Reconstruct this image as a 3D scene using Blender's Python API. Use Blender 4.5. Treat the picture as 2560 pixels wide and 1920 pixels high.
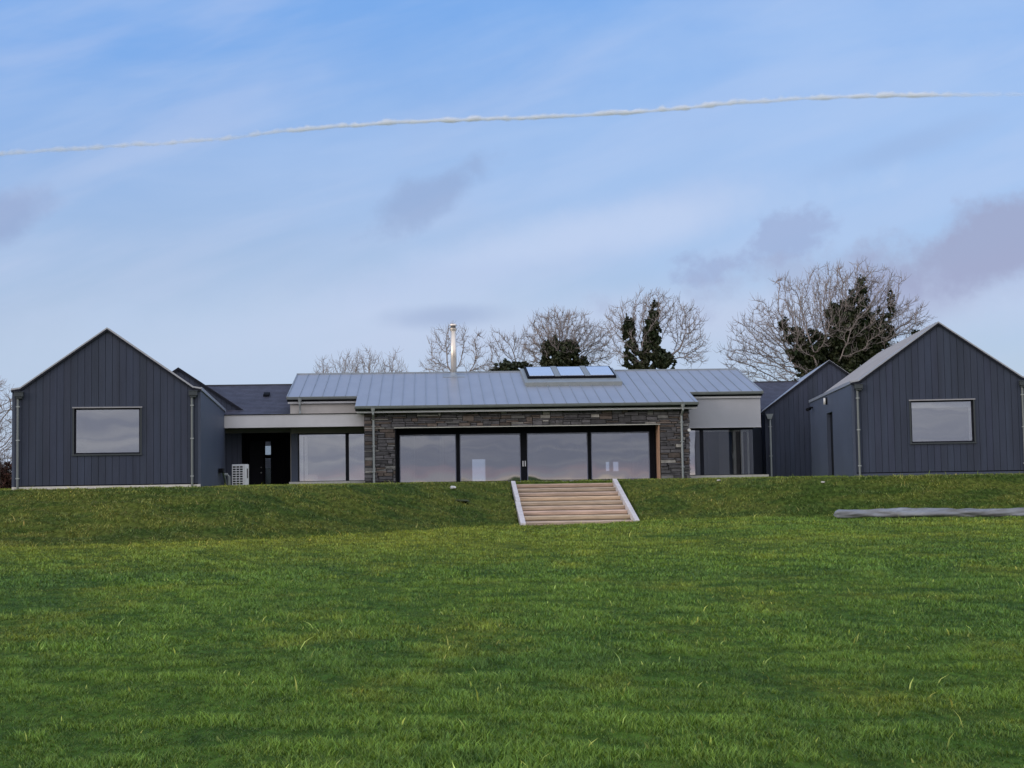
import bpy, bmesh, math, random
import numpy as np
from mathutils import Vector, Matrix

for o in list(bpy.data.objects):
    bpy.data.objects.remove(o)
S = bpy.context.scene
COL = S.collection
rad = math.radians

# ------------------------------------------------------------ camera
PITCH = math.atan(242 / 3700); ROLL = .016
cam = bpy.data.cameras.new("camera"); camo = bpy.data.objects.new("camera", cam); COL.objects.link(camo)
cam.sensor_width = 36; cam.lens = 36 * 3700 / 2560; cam.clip_start = .1; cam.clip_end = 20000
_f = Vector((0, math.cos(PITCH), math.sin(PITCH))); _u = Vector((0, -math.sin(PITCH), math.cos(PITCH))); _r = Vector((1, 0, 0))
_right = _r * math.cos(ROLL) - _u * math.sin(ROLL); _up = _r * math.sin(ROLL) + _u * math.cos(ROLL)
M = Matrix((_right, _up, -_f)).transposed().to_4x4(); M.translation = Vector((0, 0, .04))
camo.matrix_world = M
S.camera = camo

# ------------------------------------------------------------ world and sun
SUN_EL = rad(11); SUN_AZ = rad(243)       # compass style: 0 = +Y (view direction), clockwise
W = bpy.data.worlds.new("World"); S.world = W; W.use_nodes = True
nt = W.node_tree; N = nt.nodes; L = nt.links; N.clear()
def nd(t, **k):
    n = N.new(t)
    for a, b in k.items(): setattr(n, a, b)
    return n
def put(sock, v):
    if hasattr(v, 'is_linked') or isinstance(v, bpy.types.NodeSocket): L.new(v, sock)
    else: sock.default_value = v
def mt(op, a, b=None, c=None, clamp=False):
    n = nd('ShaderNodeMath', operation=op); n.use_clamp = clamp
    put(n.inputs[0], a)
    if b is not None: put(n.inputs[1], b)
    if c is not None: put(n.inputs[2], c)
    return n.outputs[0]
def mapr(v, a, b, c=0., d=1.):
    n = nd('ShaderNodeMapRange', interpolation_type='SMOOTHSTEP'); put(n.inputs[0], v)
    for i, x in enumerate((a, b, c, d)): n.inputs[i + 1].default_value = x
    return n.outputs[0]
def mixc(f, a, b, bt='MIX'):
    n = nd('ShaderNodeMix', data_type='RGBA', blend_type=bt); put(n.inputs[0], f); put(n.inputs[6], a); put(n.inputs[7], b)
    return n.outputs[2]
def comb(x, y, z=0.):
    n = nd('ShaderNodeCombineXYZ'); put(n.inputs[0], x); put(n.inputs[1], y); put(n.inputs[2], z); return n.outputs[0]
def noise(v, s, d=4., r=.55, dist=0.):
    n = nd('ShaderNodeTexNoise'); L.new(v, n.inputs['Vector']); n.inputs['Scale'].default_value = s
    n.inputs['Detail'].default_value = d; n.inputs['Roughness'].default_value = r; n.inputs['Distortion'].default_value = dist
    return n.outputs[0]
tc = nd('ShaderNodeTexCoord'); sep = nd('ShaderNodeSeparateXYZ'); L.new(tc.outputs['Generated'], sep.inputs[0])
X, Y, Z = sep.outputs
sky = nd('ShaderNodeTexSky', sky_type='NISHITA'); sky.sun_disc = False; sky.sun_elevation = SUN_EL; sky.sun_rotation = SUN_AZ
sky.altitude = 0; sky.air_density = 1.0; sky.dust_density = .6; sky.ozone_density = 1.6
SKYK = .13
skc = mixc(1., sky.outputs[0], (SKYK, SKYK, SKYK, 1), 'MULTIPLY')
# cloud-deck coordinates of the direction (front half of the sky): gx = x/|y|, gz = z/|y|
ay = mt('MAXIMUM', mt('ABSOLUTE', Y), .08)
gx = mt('DIVIDE', X, ay); gz = mt('DIVIDE', Z, ay)
front = mapr(Y, -.05, .1); back = mapr(Y, .1, -.05)
# base tone by height
base = mixc(mapr(gz, .05, .36), (.48, .595, .80, 1), (.195, .435, .93, 1))
base = mixc(.82, skc, base)
# thin veils, streaks rising to the right
st = comb(mt('MULTIPLY', mt('ADD', gx, mt('MULTIPLY', gz, .8)), 2.2), mt('MULTIPLY', mt('SUBTRACT', gz, mt('MULTIPLY', gx, .22)), 9.))
v1 = mapr(noise(st, 1.3, 5, .55, .4), .36, .72)
st2 = comb(mt('MULTIPLY', gx, 5.), mt('MULTIPLY', mt('SUBTRACT', gz, mt('MULTIPLY', gx, .30)), 22.), 3.)
v2 = mapr(noise(st2, 1.1, 4, .5, .3), .42, .75)
col = mixc(mt('MULTIPLY', v1, .36), base, (.50, .62, .86, 1))
col = mixc(mt('MULTIPLY', v2, .28), col, (.58, .65, .86, 1))
# broad brighter field right of centre and a pale bank low down
def blob(cx, cz, rx, rz, tilt, soft=1.0, warp=.35, ws=9.):
    wn = noise(comb(gx, gz, cx * 7), ws, 5, .6, 0)
    wv = mt('MULTIPLY', mt('SUBTRACT', wn, .5), warp)
    dx = mt('SUBTRACT', gx, cx); dz = mt('SUBTRACT', gz, cz)
    c, s = math.cos(tilt), math.sin(tilt)
    ux = mt('ADD', mt('MULTIPLY', dx, c / rx), mt('MULTIPLY', dz, s / rx))
    uz = mt('ADD', mt('MULTIPLY', dx, -s / rz), mt('MULTIPLY', dz, c / rz))
    r2 = mt('SQRT', mt('ADD', mt('MULTIPLY', ux, ux), mt('MULTIPLY', uz, uz)))
    r2 = mt('ADD', r2, mt('MULTIPLY', wv, 6.))
    return mt('MULTIPLY', mapr(r2, 1.0 + soft * .5, 1.0 - soft * .5), front)
def layer(col, m, k, c): return mixc(mt('MULTIPLY', m, k), col, c)
col = layer(col, blob(.28, .24, .30, .10, .1, 1.8), .45, (.42, .60, .92, 1))
col = layer(col, blob(.0, .150, .15, .017, .26, 1.5), .5, (.56, .645, .87, 1))
col = layer(col, blob(.12, .105, .24, .020, .06, 1.6), .55, (.58, .64, .83, 1))
col = layer(col, blob(-.22, .072, .3, .02, .0, 1.6), .50, (.52, .64, .84, 1))
col = layer(col, blob(.06, .168, .12, .012, .16, 1.6, .5, 12), .45, (.56, .67, .89, 1))
col = layer(col, blob(-.2, .105, .22, .018, .05, 1.7, .4, 10), .4, (.55, .66, .86, 1))
# dark scraps of cloud
G1 = (.24, .33, .55, 1); G2 = (.30, .31, .50, 1)
col = layer(col, blob(-.056, .194, .034, .011, .45, 1.2, .6, 20), .5, (.28, .37, .60, 1))
col = layer(col, blob(-.350, .186, .035, .014, .3, 1.2, .5, 16), .45, (.27, .33, .55, 1))
col = layer(col, blob(-.042, .1125, .034, .007, .05, 1.4), .55, (.33, .42, .64, 1))
col = layer(col, blob(.178, .158, .042, .012, .35, .9, .8, 24), .55, (.32, .39, .62, 1))
col = layer(col, blob(.205, .140, .08, .012, .15, 1.4, .9, 26), .45, (.38, .43, .62, 1))
col = layer(col, blob(.270, .223, .05, .008, .3, 1.6), .4, (.32, .45, .72, 1))
col = layer(col, blob(.335, .157, .105, .025, .30, .7, .40, 17), .80, (.34, .375, .56, 1))
col = layer(col, blob(.300, .128, .08, .016, .4, 1.6, .5, 14), .45, (.36, .40, .60, 1))
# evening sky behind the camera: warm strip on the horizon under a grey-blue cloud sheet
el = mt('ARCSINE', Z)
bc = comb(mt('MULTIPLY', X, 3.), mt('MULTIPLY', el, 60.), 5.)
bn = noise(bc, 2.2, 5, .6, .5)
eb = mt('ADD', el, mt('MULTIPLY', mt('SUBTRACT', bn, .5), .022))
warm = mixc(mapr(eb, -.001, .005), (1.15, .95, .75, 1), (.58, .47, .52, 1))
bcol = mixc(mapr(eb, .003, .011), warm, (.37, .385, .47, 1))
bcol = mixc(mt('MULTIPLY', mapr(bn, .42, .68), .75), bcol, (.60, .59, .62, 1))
bcol = mixc(mapr(el, .055, .16), bcol, mixc(.12, (1.38, 1.27, 1.32, 1), skc))  # unseen sky above the cloud sheet, brightened to light the building fronts
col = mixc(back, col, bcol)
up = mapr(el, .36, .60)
col = mixc(up, col, mixc(mapr(Y, .35, -.2), mixc(.15, (.46, .60, .95, 1), skc), mixc(.12, (1.15, 1.2, 1.38, 1), skc)))  # unseen overhead sky raised in brightness as added fill light
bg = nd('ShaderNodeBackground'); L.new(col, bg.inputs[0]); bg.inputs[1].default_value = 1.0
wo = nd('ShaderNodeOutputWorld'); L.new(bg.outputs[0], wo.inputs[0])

sl = bpy.data.lights.new("sun", 'SUN'); sl.energy = 1.1; sl.angle = rad(28); sl.color = (1, .86, .74)
so = bpy.data.objects.new("sun", sl); COL.objects.link(so)
sd = Vector((math.sin(SUN_AZ) * math.cos(SUN_EL), math.cos(SUN_AZ) * math.cos(SUN_EL), math.sin(SUN_EL)))
so.rotation_euler = (-sd).to_track_quat('-Z', 'Y').to_euler()
S.view_settings.view_transform = 'Standard'; S.view_settings.look = 'None'; S.view_settings.exposure = 0; S.view_settings.gamma = 1
S.render.engine = 'CYCLES'
S.cycles.max_bounces = 12; S.cycles.volume_bounces = 8; S.cycles.transparent_max_bounces = 16; S.cycles.use_denoising = True

# ------------------------------------------------------------ materials
MATS = {}
class NT:
    def __init__(s, m): s.n = m.node_tree.nodes; s.l = m.node_tree.links
def mat(name, c, rough=.7, metal=0., var=.12, vs=1.5, bump=0., bs=40., attr=None, spec=.4, c2=None, stretch=(1, 1, 1), coat=0.):
    """Principled with noise colour variation; attr = name of a colour attribute multiplied in"""
    if name in MATS: return MATS[name]
    m = bpy.data.materials.new(name); m.use_nodes = True
    n = m.node_tree.nodes; l = m.node_tree.links
    b = n['Principled BSDF']
    b.inputs['Roughness'].default_value = rough; b.inputs['Metallic'].default_value = metal
    b.inputs['Specular IOR Level'].default_value = spec
    b.inputs['Coat Weight'].default_value = coat
    t = n.new('ShaderNodeTexCoord'); mp = n.new('ShaderNodeMapping'); mp.inputs['Scale'].default_value = stretch
    l.new(t.outputs['Object'], mp.inputs[0])
    no = n.new('ShaderNodeTexNoise'); no.inputs['Scale'].default_value = vs; no.inputs['Detail'].default_value = 6; no.inputs['Roughness'].default_value = .6
    l.new(mp.outputs[0], no.inputs['Vector'])
    mr = n.new('ShaderNodeMapRange'); mr.inputs[1].default_value = .3; mr.inputs[2].default_value = .7
    l.new(no.outputs[0], mr.inputs[0])
    mx = n.new('ShaderNodeMix'); mx.data_type = 'RGBA'; l.new(mr.outputs[0], mx.inputs[0])
    c = tuple(c)
    if c2 is None:
        ca = tuple(x * (1 - var) for x in c) + (1,); cb = tuple(x * (1 + var) for x in c) + (1,)
    else: ca = c + (1,); cb = tuple(c2) + (1,)
    mx.inputs[6].default_value = ca; mx.inputs[7].default_value = cb
    out = mx.outputs[2]
    if attr:
        at = n.new('ShaderNodeAttribute'); at.attribute_name = attr
        m2 = n.new('ShaderNodeMix'); m2.data_type = 'RGBA'; m2.blend_type = 'MULTIPLY'; m2.inputs[0].default_value = 1
        l.new(out, m2.inputs[6]); l.new(at.outputs['Color'], m2.inputs[7]); out = m2.outputs[2]
    l.new(out, b.inputs['Base Color'])
    if bump:
        nb = n.new('ShaderNodeTexNoise'); nb.inputs['Scale'].default_value = bs; nb.inputs['Detail'].default_value = 5
        l.new(mp.outputs[0], nb.inputs['Vector'])
        bp = n.new('ShaderNodeBump'); bp.inputs['Strength'].default_value = bump; bp.inputs['Distance'].default_value = .02
        l.new(nb.outputs[0], bp.inputs['Height']); l.new(bp.outputs[0], b.inputs['Normal'])
    MATS[name] = m
    return m
clad = mat('charcoal_board', (.033, .043, .073), .6, bump=.25, bs=30, attr='Col', stretch=(1, 1, .12), var=.22, vs=2.5)
cladback = mat('board_gap', (.010, .011, .016), .9, spec=.05)
render_dk = mat('grey_side_panel', (.055, .070, .108), .5, bump=.1, bs=60, var=.10, vs=.7)
zinc = mat('zinc_sheet', (.41, .425, .455), .45, .75, var=.05, vs=1.2, bump=.04, bs=6, stretch=(1, .4, 1))
zincd = mat('zinc_trim', (.28, .32, .36), .5, .35, var=.1)
slate = mat('slate', (.055, .058, .082), .55, bump=.3, bs=30, attr='Col', var=.2)
gut = mat('grey_gutter', (.24, .265, .265), .45, .2, var=.1, vs=3)
pipe_m = mat('pale_pipe', (.33, .36, .36), .45, .1, var=.08)
hopper_m = mat('dark_hopper', (.045, .055, .062), .5)
dark = mat('black_metal_porch_shade', (.007, .008, .011), .75, var=.2, spec=.1)
frame_m = mat('dark_frame', (.010, .012, .020), .6, var=.2, spec=.2)
cream = mat('cream_render', (.50, .48, .45), .85, var=.08, vs=2.2, bump=.1, bs=80)
white_r = mat('white_panel', (.66, .65, .66), .8, var=.07, vs=1.1, bump=.05, bs=60)
bay_p = mat('grey_panel', (.44, .45, .48), .75, var=.05, vs=1.3)
soff = mat('soffit_board', (.14, .135, .13), .8, var=.1)
whitet = mat('white_trim', (.55, .56, .58), .6, var=.05)
sillm = mat('grey_sill', (.30, .30, .32), .6, var=.1)
slab_m = mat('concrete_slab', (.60, .58, .54), .85, var=.1, vs=6, bump=.2)
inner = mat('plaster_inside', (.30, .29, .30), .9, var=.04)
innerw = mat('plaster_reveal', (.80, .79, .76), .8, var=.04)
floor_m = mat('wooden_floor', (.18, .14, .11), .5, var=.2)
stone_m = mat('ledge_stone', (1., 1., 1.), .85, bump=.8, bs=14, attr='Col', var=.30, vs=5)
mortar = mat('mortar', (.020, .019, .021), .95)
wood = mat('new_timber', (.49, .37, .27), .8, bump=.5, bs=20, attr='Col', var=.34, vs=4.0, stretch=(.35, 3, 6))
peach = mat('timber_lining', (.48, .30, .20), .75, var=.12, stretch=(3, 3, .4), vs=3)
pale_w = mat('pale_timber', (.58, .55, .54), .8, var=.14, vs=3, bump=.3, bs=16)
steel = mat('stainless', (.80, .72, .62), .42, .85, var=.05, stretch=(1, 1, .1))
acw = mat('white_casing', (.82, .84, .86), .5, var=.04)
bark = mat('bare_bark', (.31, .265, .25), .9, var=.35, vs=1.4, bump=.4, bs=8)
barkd = mat('dark_bark', (.10, .085, .075), .9, var=.3, vs=2)
ivy_m = mat('ivy_leaf', (.018, .036, .014), .55, attr='Col', var=.4, vs=1.3, c2=(.040, .050, .024), spec=.35)
hedge_m = mat('hedge_leaf', (.045, .022, .018), .85, attr='Col', var=.4, vs=.8)
tarp_m = mat('grey_tarpaulin', (.10, .10, .10), .45, var=.35, vs=1.6, bump=1., bs=6, c2=(.26, .285, .32), stretch=(.5, 2, 2))
lamp_m = mat('opal_glass', (.75, .75, .72), .3, var=.03)
paper = mat('white_scrap', (.62, .62, .60), .7)
hollow_shade_m = mat('painted_hollow_shade', (.040, .052, .020), .95, bump=.6, bs=12)  # dark green-brown standing for shade in a grass hollow

def glass_mat(name, fac, tint):
    m = bpy.data.materials.new(name); m.use_nodes = True
    n = m.node_tree.nodes; l = m.node_tree.links; n.clear()
    o = n.new('ShaderNodeOutputMaterial'); mx = n.new('ShaderNodeMixShader'); g = n.new('ShaderNodeBsdfGlossy'); t = n.new('ShaderNodeBsdfTransparent')
    g.inputs['Roughness'].default_value = .015; g.inputs['Color'].default_value = (.92, .95, 1, 1)
    t.inputs['Color'].default_value = tint + (1,)
    fr = n.new('ShaderNodeFresnel'); fr.inputs[0].default_value = 1.5
    ad = n.new('ShaderNodeMath'); ad.operation = 'ADD'; ad.use_clamp = True; ad.inputs[1].default_value = fac
    l.new(fr.outputs[0], ad.inputs[0]); l.new(ad.outputs[0], mx.inputs[0])
    tcn = n.new('ShaderNodeTexCoord'); nz = n.new('ShaderNodeTexNoise'); nz.inputs['Scale'].default_value = .8; nz.inputs['Detail'].default_value = 1
    bp = n.new('ShaderNodeBump'); bp.inputs['Strength'].default_value = .05; bp.inputs['Distance'].default_value = .05
    l.new(tcn.outputs['Object'], nz.inputs['Vector']); l.new(nz.outputs[0], bp.inputs['Height']); l.new(bp.outputs[0], g.inputs['Normal'])
    l.new(t.outputs[0], mx.inputs[1]); l.new(g.outputs[0], mx.inputs[2]); l.new(mx.outputs[0], o.inputs[0])
    return m
glass = glass_mat('window_glass', .30, (.96, .97, .97))
glassb = glass_mat('coated_glass', .27, (.66, .68, .72))
glassc = glass_mat('clear_glass', .20, (.75, .78, .8))

# ------------------------------------------------------------ mesh helpers
class MB:
    def __init__(s): s.v = []; s.f = []; s.c = []
    def poly(s, vs, fs, c=(1, 1, 1)):
        b = len(s.v); s.v += [tuple(p) for p in vs]; s.f += [tuple(i + b for i in f) for f in fs]; s.c += [c] * len(vs); return s
    def box(s, x0, x1, y0, y1, z0, z1, c=(1, 1, 1)):
        v = [(x, y, z) for x in (x0, x1) for y in (y0, y1) for z in (z0, z1)]
        return s.poly(v, [(0, 1, 3, 2), (4, 6, 7, 5), (0, 4, 5, 1), (2, 3, 7, 6), (0, 2, 6, 4), (1, 5, 7, 3)], c)
    def prism(s, top, off, c=(1, 1, 1)):
        """top = list of 3D points, extruded by off"""
        n = len(top); b = [(p[0] + off[0], p[1] + off[1], p[2] + off[2]) for p in top]
        fs = [tuple(range(n)), tuple(range(2 * n - 1, n - 1, -1))] + [(i, i + n, (i + 1) % n + n, (i + 1) % n) for i in range(n)]
        return s.poly(list(top) + b, fs, c)
    def tube(s, pts, rs, k=10, c=(1, 1, 1), cap=True):
        pts = [Vector(p) for p in pts]
        if not hasattr(rs, '__len__'): rs = [rs] * len(pts)
        b = len(s.v); vs = []; fs = []
        for i, p in enumerate(pts):
            d = (pts[min(i + 1, len(pts) - 1)] - pts[max(i - 1, 0)]).normalized()
            a = d.orthogonal() if abs(d.z) < .9 else Vector((1, 0, 0))
            if abs(d.z) < .9: a = d.cross(Vector((0, 0, 1)))
            a.normalize(); bb = d.cross(a).normalized(); a = bb.cross(d)
            for j in range(k):
                t = 2 * math.pi * j / k
                vs.append(p + (a * math.cos(t) + bb * math.sin(t)) * rs[i])
        for i in range(len(pts) - 1):
            for j in range(k):
                fs.append((i * k + j, i * k + (j + 1) % k, (i + 1) * k + (j + 1) % k, (i + 1) * k + j))
        if cap: fs += [tuple(range(k - 1, -1, -1)), tuple(range((len(pts) - 1) * k, len(pts) * k))]
        return s.poly(vs, fs, c)
    def build(s, name, m, parent=None, smooth=False, bevel=0.):
        me = bpy.data.meshes.new(name); me.from_pydata([tuple(p) for p in s.v], [], s.f)
        at = me.color_attributes.new('Col', 'FLOAT_COLOR', 'POINT')
        at.data.foreach_set('color', np.array([tuple(c) + (1,) for c in s.c], dtype=np.float32).ravel())
        bm = bmesh.new(); bm.from_mesh(me); bmesh.ops.recalc_face_normals(bm, faces=bm.faces); bm.to_mesh(me); bm.free()
        me.materials.append(m)
        if smooth: me.polygons.foreach_set('use_smooth', [True] * len(me.polygons))
        o = bpy.data.objects.new(name, me); COL.objects.link(o)
        if parent: o.parent = parent
        if bevel:
            b = o.modifiers.new('bevel', 'BEVEL'); b.width = bevel; b.segments = 2; b.limit_method = 'ANGLE'
        return o
def tag(o, label=None, cat=None, group=None, kind=None):
    if label: o['label'] = label
    if cat: o['category'] = cat
    if group: o['group'] = group
    if kind: o['kind'] = kind
    return o
def empty(name, loc, rz=0.):
    o = bpy.data.objects.new(name, None); COL.objects.link(o); o.location = loc; o.rotation_euler = (0, 0, rz); o.empty_display_size = .2
    return o
def sub(name, parent):
    o = bpy.data.objects.new(name, None); COL.objects.link(o); o.parent = parent; return o
rng = random.Random(7)
def shade(a=.12, r=None):
    r = r or rng; k = 1 + r.uniform(-a, a); return (k * r.uniform(.97, 1.03), k, k * r.uniform(.97, 1.03))

def boards(mb, u0, u1, top, holes, pitch=.222, gap=.011, w=0., th=.022, z0=.1):
    """vertical boards on plane y=w facing -y; top(u) = wall top; holes = (ua, ub, za, zb)"""
    u = u0
    while u < u1 - .01:
        a, b = u, min(u + pitch - gap, u1); c = shade(.05)
        cuts = sorted({a, b} | {x for h in holes for x in (h[0], h[1]) if a < x < b} | {x for x in KINKS if a < x < b})
        for p, q in zip(cuts[:-1], cuts[1:]):
            m = (p + q) / 2; spans = [(z0, None)]
            for h in holes:
                if h[0] < m < h[1]: spans = [(z0, h[2]), (h[3], None)]
            for lo, hi in spans:
                t0, t1 = (top(p), top(q)) if hi is None else (hi, hi)
                if max(t0, t1) - lo < .01: continue
                mb.prism([(p, w, lo), (q, w, lo), (q, w, t1), (p, w, t0)], (0, -th, 0), c)
        u += pitch
KINKS = []

def window(parent, name, u0, u1, z0, z1, w, mull=(), fw=.05, gl=None, trim=True, rec=.09, lining=.35, label=None, sideL=0, sideR=0):
    """recessed window on plane y=w (outer face), pane rec behind; parts: frame, pane, sill, head_trim"""
    f = MB(); y = w + rec
    for a, b, c, d in ((u0, u1, z1 - fw, z1), (u0, u1, z0, z0 + fw)): f.box(a, b, y - .02, y + .05, c, d)
    f.box(u0, u0 + fw + sideL, y - .02, y + .05, z0 + fw, z1 - fw); f.box(u1 - fw - sideR, u1, y - .02, y + .05, z0 + fw, z1 - fw)
    for m, mw in mull: f.box(m - mw / 2, m + mw / 2, y - .02, y + .05, z0 + fw, z1 - fw)
    wn = f.build(name, frame_m, parent)
    if label: wn['label'] = label
    xs = [u0 + fw + sideL] + [x for m, mw in mull for x in (m - mw / 2, m + mw / 2)] + [u1 - fw - sideR]
    for i in range(0, len(xs), 2):
        MB().box(xs[i], xs[i + 1], y + .008, y + .018, z0 + fw, z1 - fw).build('pane', gl or glass, wn)
    # pale plaster lining inside the opening
    r = MB(); a = y + .052; b = a + lining
    r.box(u0 - .02, u0 + .02, a, b, z0, z1); r.box(u1 - .02, u1 + .02, a, b, z0, z1); r.box(u0 + .021, u1 - .021, a, b, z1 - .02, z1 + .02); r.box(u0 + .021, u1 - .021, a, b, z0 - .02, z0 + .02)
    r.build('inner_lining', innerw, wn)
    if trim:
        MB().box(u0 - .06, u1 + .07, w - .07, w + .06, z1 + .004, z1 + .045).build('head_trim', sillm, wn)
        s = MB(); s.box(u0 - .07, u1 + .07, w - .07, w + rec - .022, z0 - .05, z0 - .004); s.build('sill', hopper_m, wn)
        MB().box(u0 - .05, u0 - .003, w - .05, w + .06, z0 - .003, z1 + .003).build('side_trim', hopper_m, wn); MB().box(u1 + .003, u1 + .05, w - .05, w + .06, z0 - .003, z1 + .003).build('side_trim', hopper_m, wn)
    return wn

# ------------------------------------------------------------ terrain
rs = np.random.RandomState(3)
_K = rs.uniform(-1, 1, (26, 2)) * rs.uniform(.3, 3.2, (26, 1)); _P = rs.uniform(0, 6.28, 26)
def bump(x, y, f=1.):
    z = 0
    for (a, b), p in zip(_K, _P): z = z + np.sin(a * x * f + b * y * f + p) / (1 + math.hypot(a, b))
    return z / 6.
FX = [-60, -13.9, -10.9, -8.1, -5.7, -2.4, -1, 5, 7, 11.5, 17.8, 60]
FY = [38, 40.2, 40.8, 41.6, 45, 49.2, 51.9, 52.1, 50.5, 47.6, 45.5, 38]
CX = [-60, -15, -8.5, -5, -2, -1, 5, 7, 11, 18, 60]
CY = [46.5, 46.6, 47.5, 52, 57, 57.9, 57.9, 56, 51, 49.6, 48]
CF = (0.2775, 64.0, rad(3.363))       # main house frame: origin x, y and rotation
def toC(x, y):
    dx = x - CF[0]; dy = y - CF[1]; c, s = math.cos(CF[2]), math.sin(CF[2])
    return dx * c + dy * s, -dx * s + dy * c
def height(x, y):
    yf = np.interp(x, FX, FY); yc = np.interp(x, CX, CY)
    t = np.clip((y - yf) / (yc - yf), 0, 1)
    e = t + .35 * (t * t * (3 - 2 * t) - t)
    e = np.where((x > -1.5) & (x < 5.2), t, e)
    sx = np.clip((x - 2) / 6, 0, 1); sy = np.clip((y - 15) / 30, 0, 1)
    zl = -1.54 + .20 * sx * sx * (3 - 2 * sx) * sy
    crest = np.where(t >= 1, 0., 0.)
    z = zl + (crest - zl) * e
    near = np.exp(-((y - 30) / 45.) ** 2)
    b = bump(x, y)
    z = z + b * .035 * (1 - t) * near + (bump(x + 9, y, 2.2) * .11 + bump(x - 5, y * 1.6, 4.4) * .10) * (t > 0) * (t < 1) * np.sin(np.pi * t) + bump(x, y * 1.3 + 4, 4.2) * .018 * (t <= 0) * near
    z = z - .02 * (t >= 1)
    u, w = toC(x, y)
    line = -.1 - (-6.2 - w) * .2414
    ins = (u > -.80) & (u < 3.54) & (w > -12.1) & (w < -5.75)
    return np.where(ins, np.minimum(z, line - .30), z)
def axis(fine0, fine1, step, far):
    a = list(np.arange(fine0, fine1, step)); g = step; x = fine1; r = []
    while x < far: r.append(x); g *= 1.35; x += g
    g = step; x = fine0 - step; l = []
    while x > -far: l.append(x); g *= 1.35; x -= g
    return np.array(l[::-1] + a + r)
def bankmask(x, y):
    t = np.clip((y - np.interp(x, FX, FY)) / (np.interp(x, CX, CY) - np.interp(x, FX, FY)), -1, 2)
    return np.clip((t + .03) / .14, 0, 1) * np.clip((1.25 - t) / .3, 0, 1)
def grid(xs, ys):
    Xg, Yg = np.meshgrid(xs, ys); Zg = height(Xg, Yg)
    return np.stack([Xg, Yg, Zg], -1).reshape(-1, 3)
xs = axis(-24, 26, .16, 6000); ys = axis(3, 60, .16, 6000)
V = grid(xs, ys); nx, ny = len(xs), len(ys)
me = bpy.data.meshes.new('lawn')
idx = np.arange(nx * ny).reshape(ny, nx)
q = np.stack([idx[:-1, :-1], idx[:-1, 1:], idx[1:, 1:], idx[1:, :-1]], -1).reshape(-1, 4)
me.vertices.add(len(V)); me.vertices.foreach_set('co', V.astype(np.float32).ravel())
me.loops.add(q.size); me.loops.foreach_set('vertex_index', q.ravel().astype(np.int32))
me.polygons.add(len(q)); me.polygons.foreach_set('loop_start', np.arange(0, q.size, 4, dtype=np.int32)); me.polygons.foreach_set('loop_total', np.full(len(q), 4, dtype=np.int32))
me.update(calc_edges=True); me.polygons.foreach_set('use_smooth', [True] * len(q))
a_ = me.attributes.new('Bank', 'FLOAT', 'POINT'); a_.data.foreach_set('value', bankmask(V[:, 0], V[:, 1]).astype(np.float32))

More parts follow.
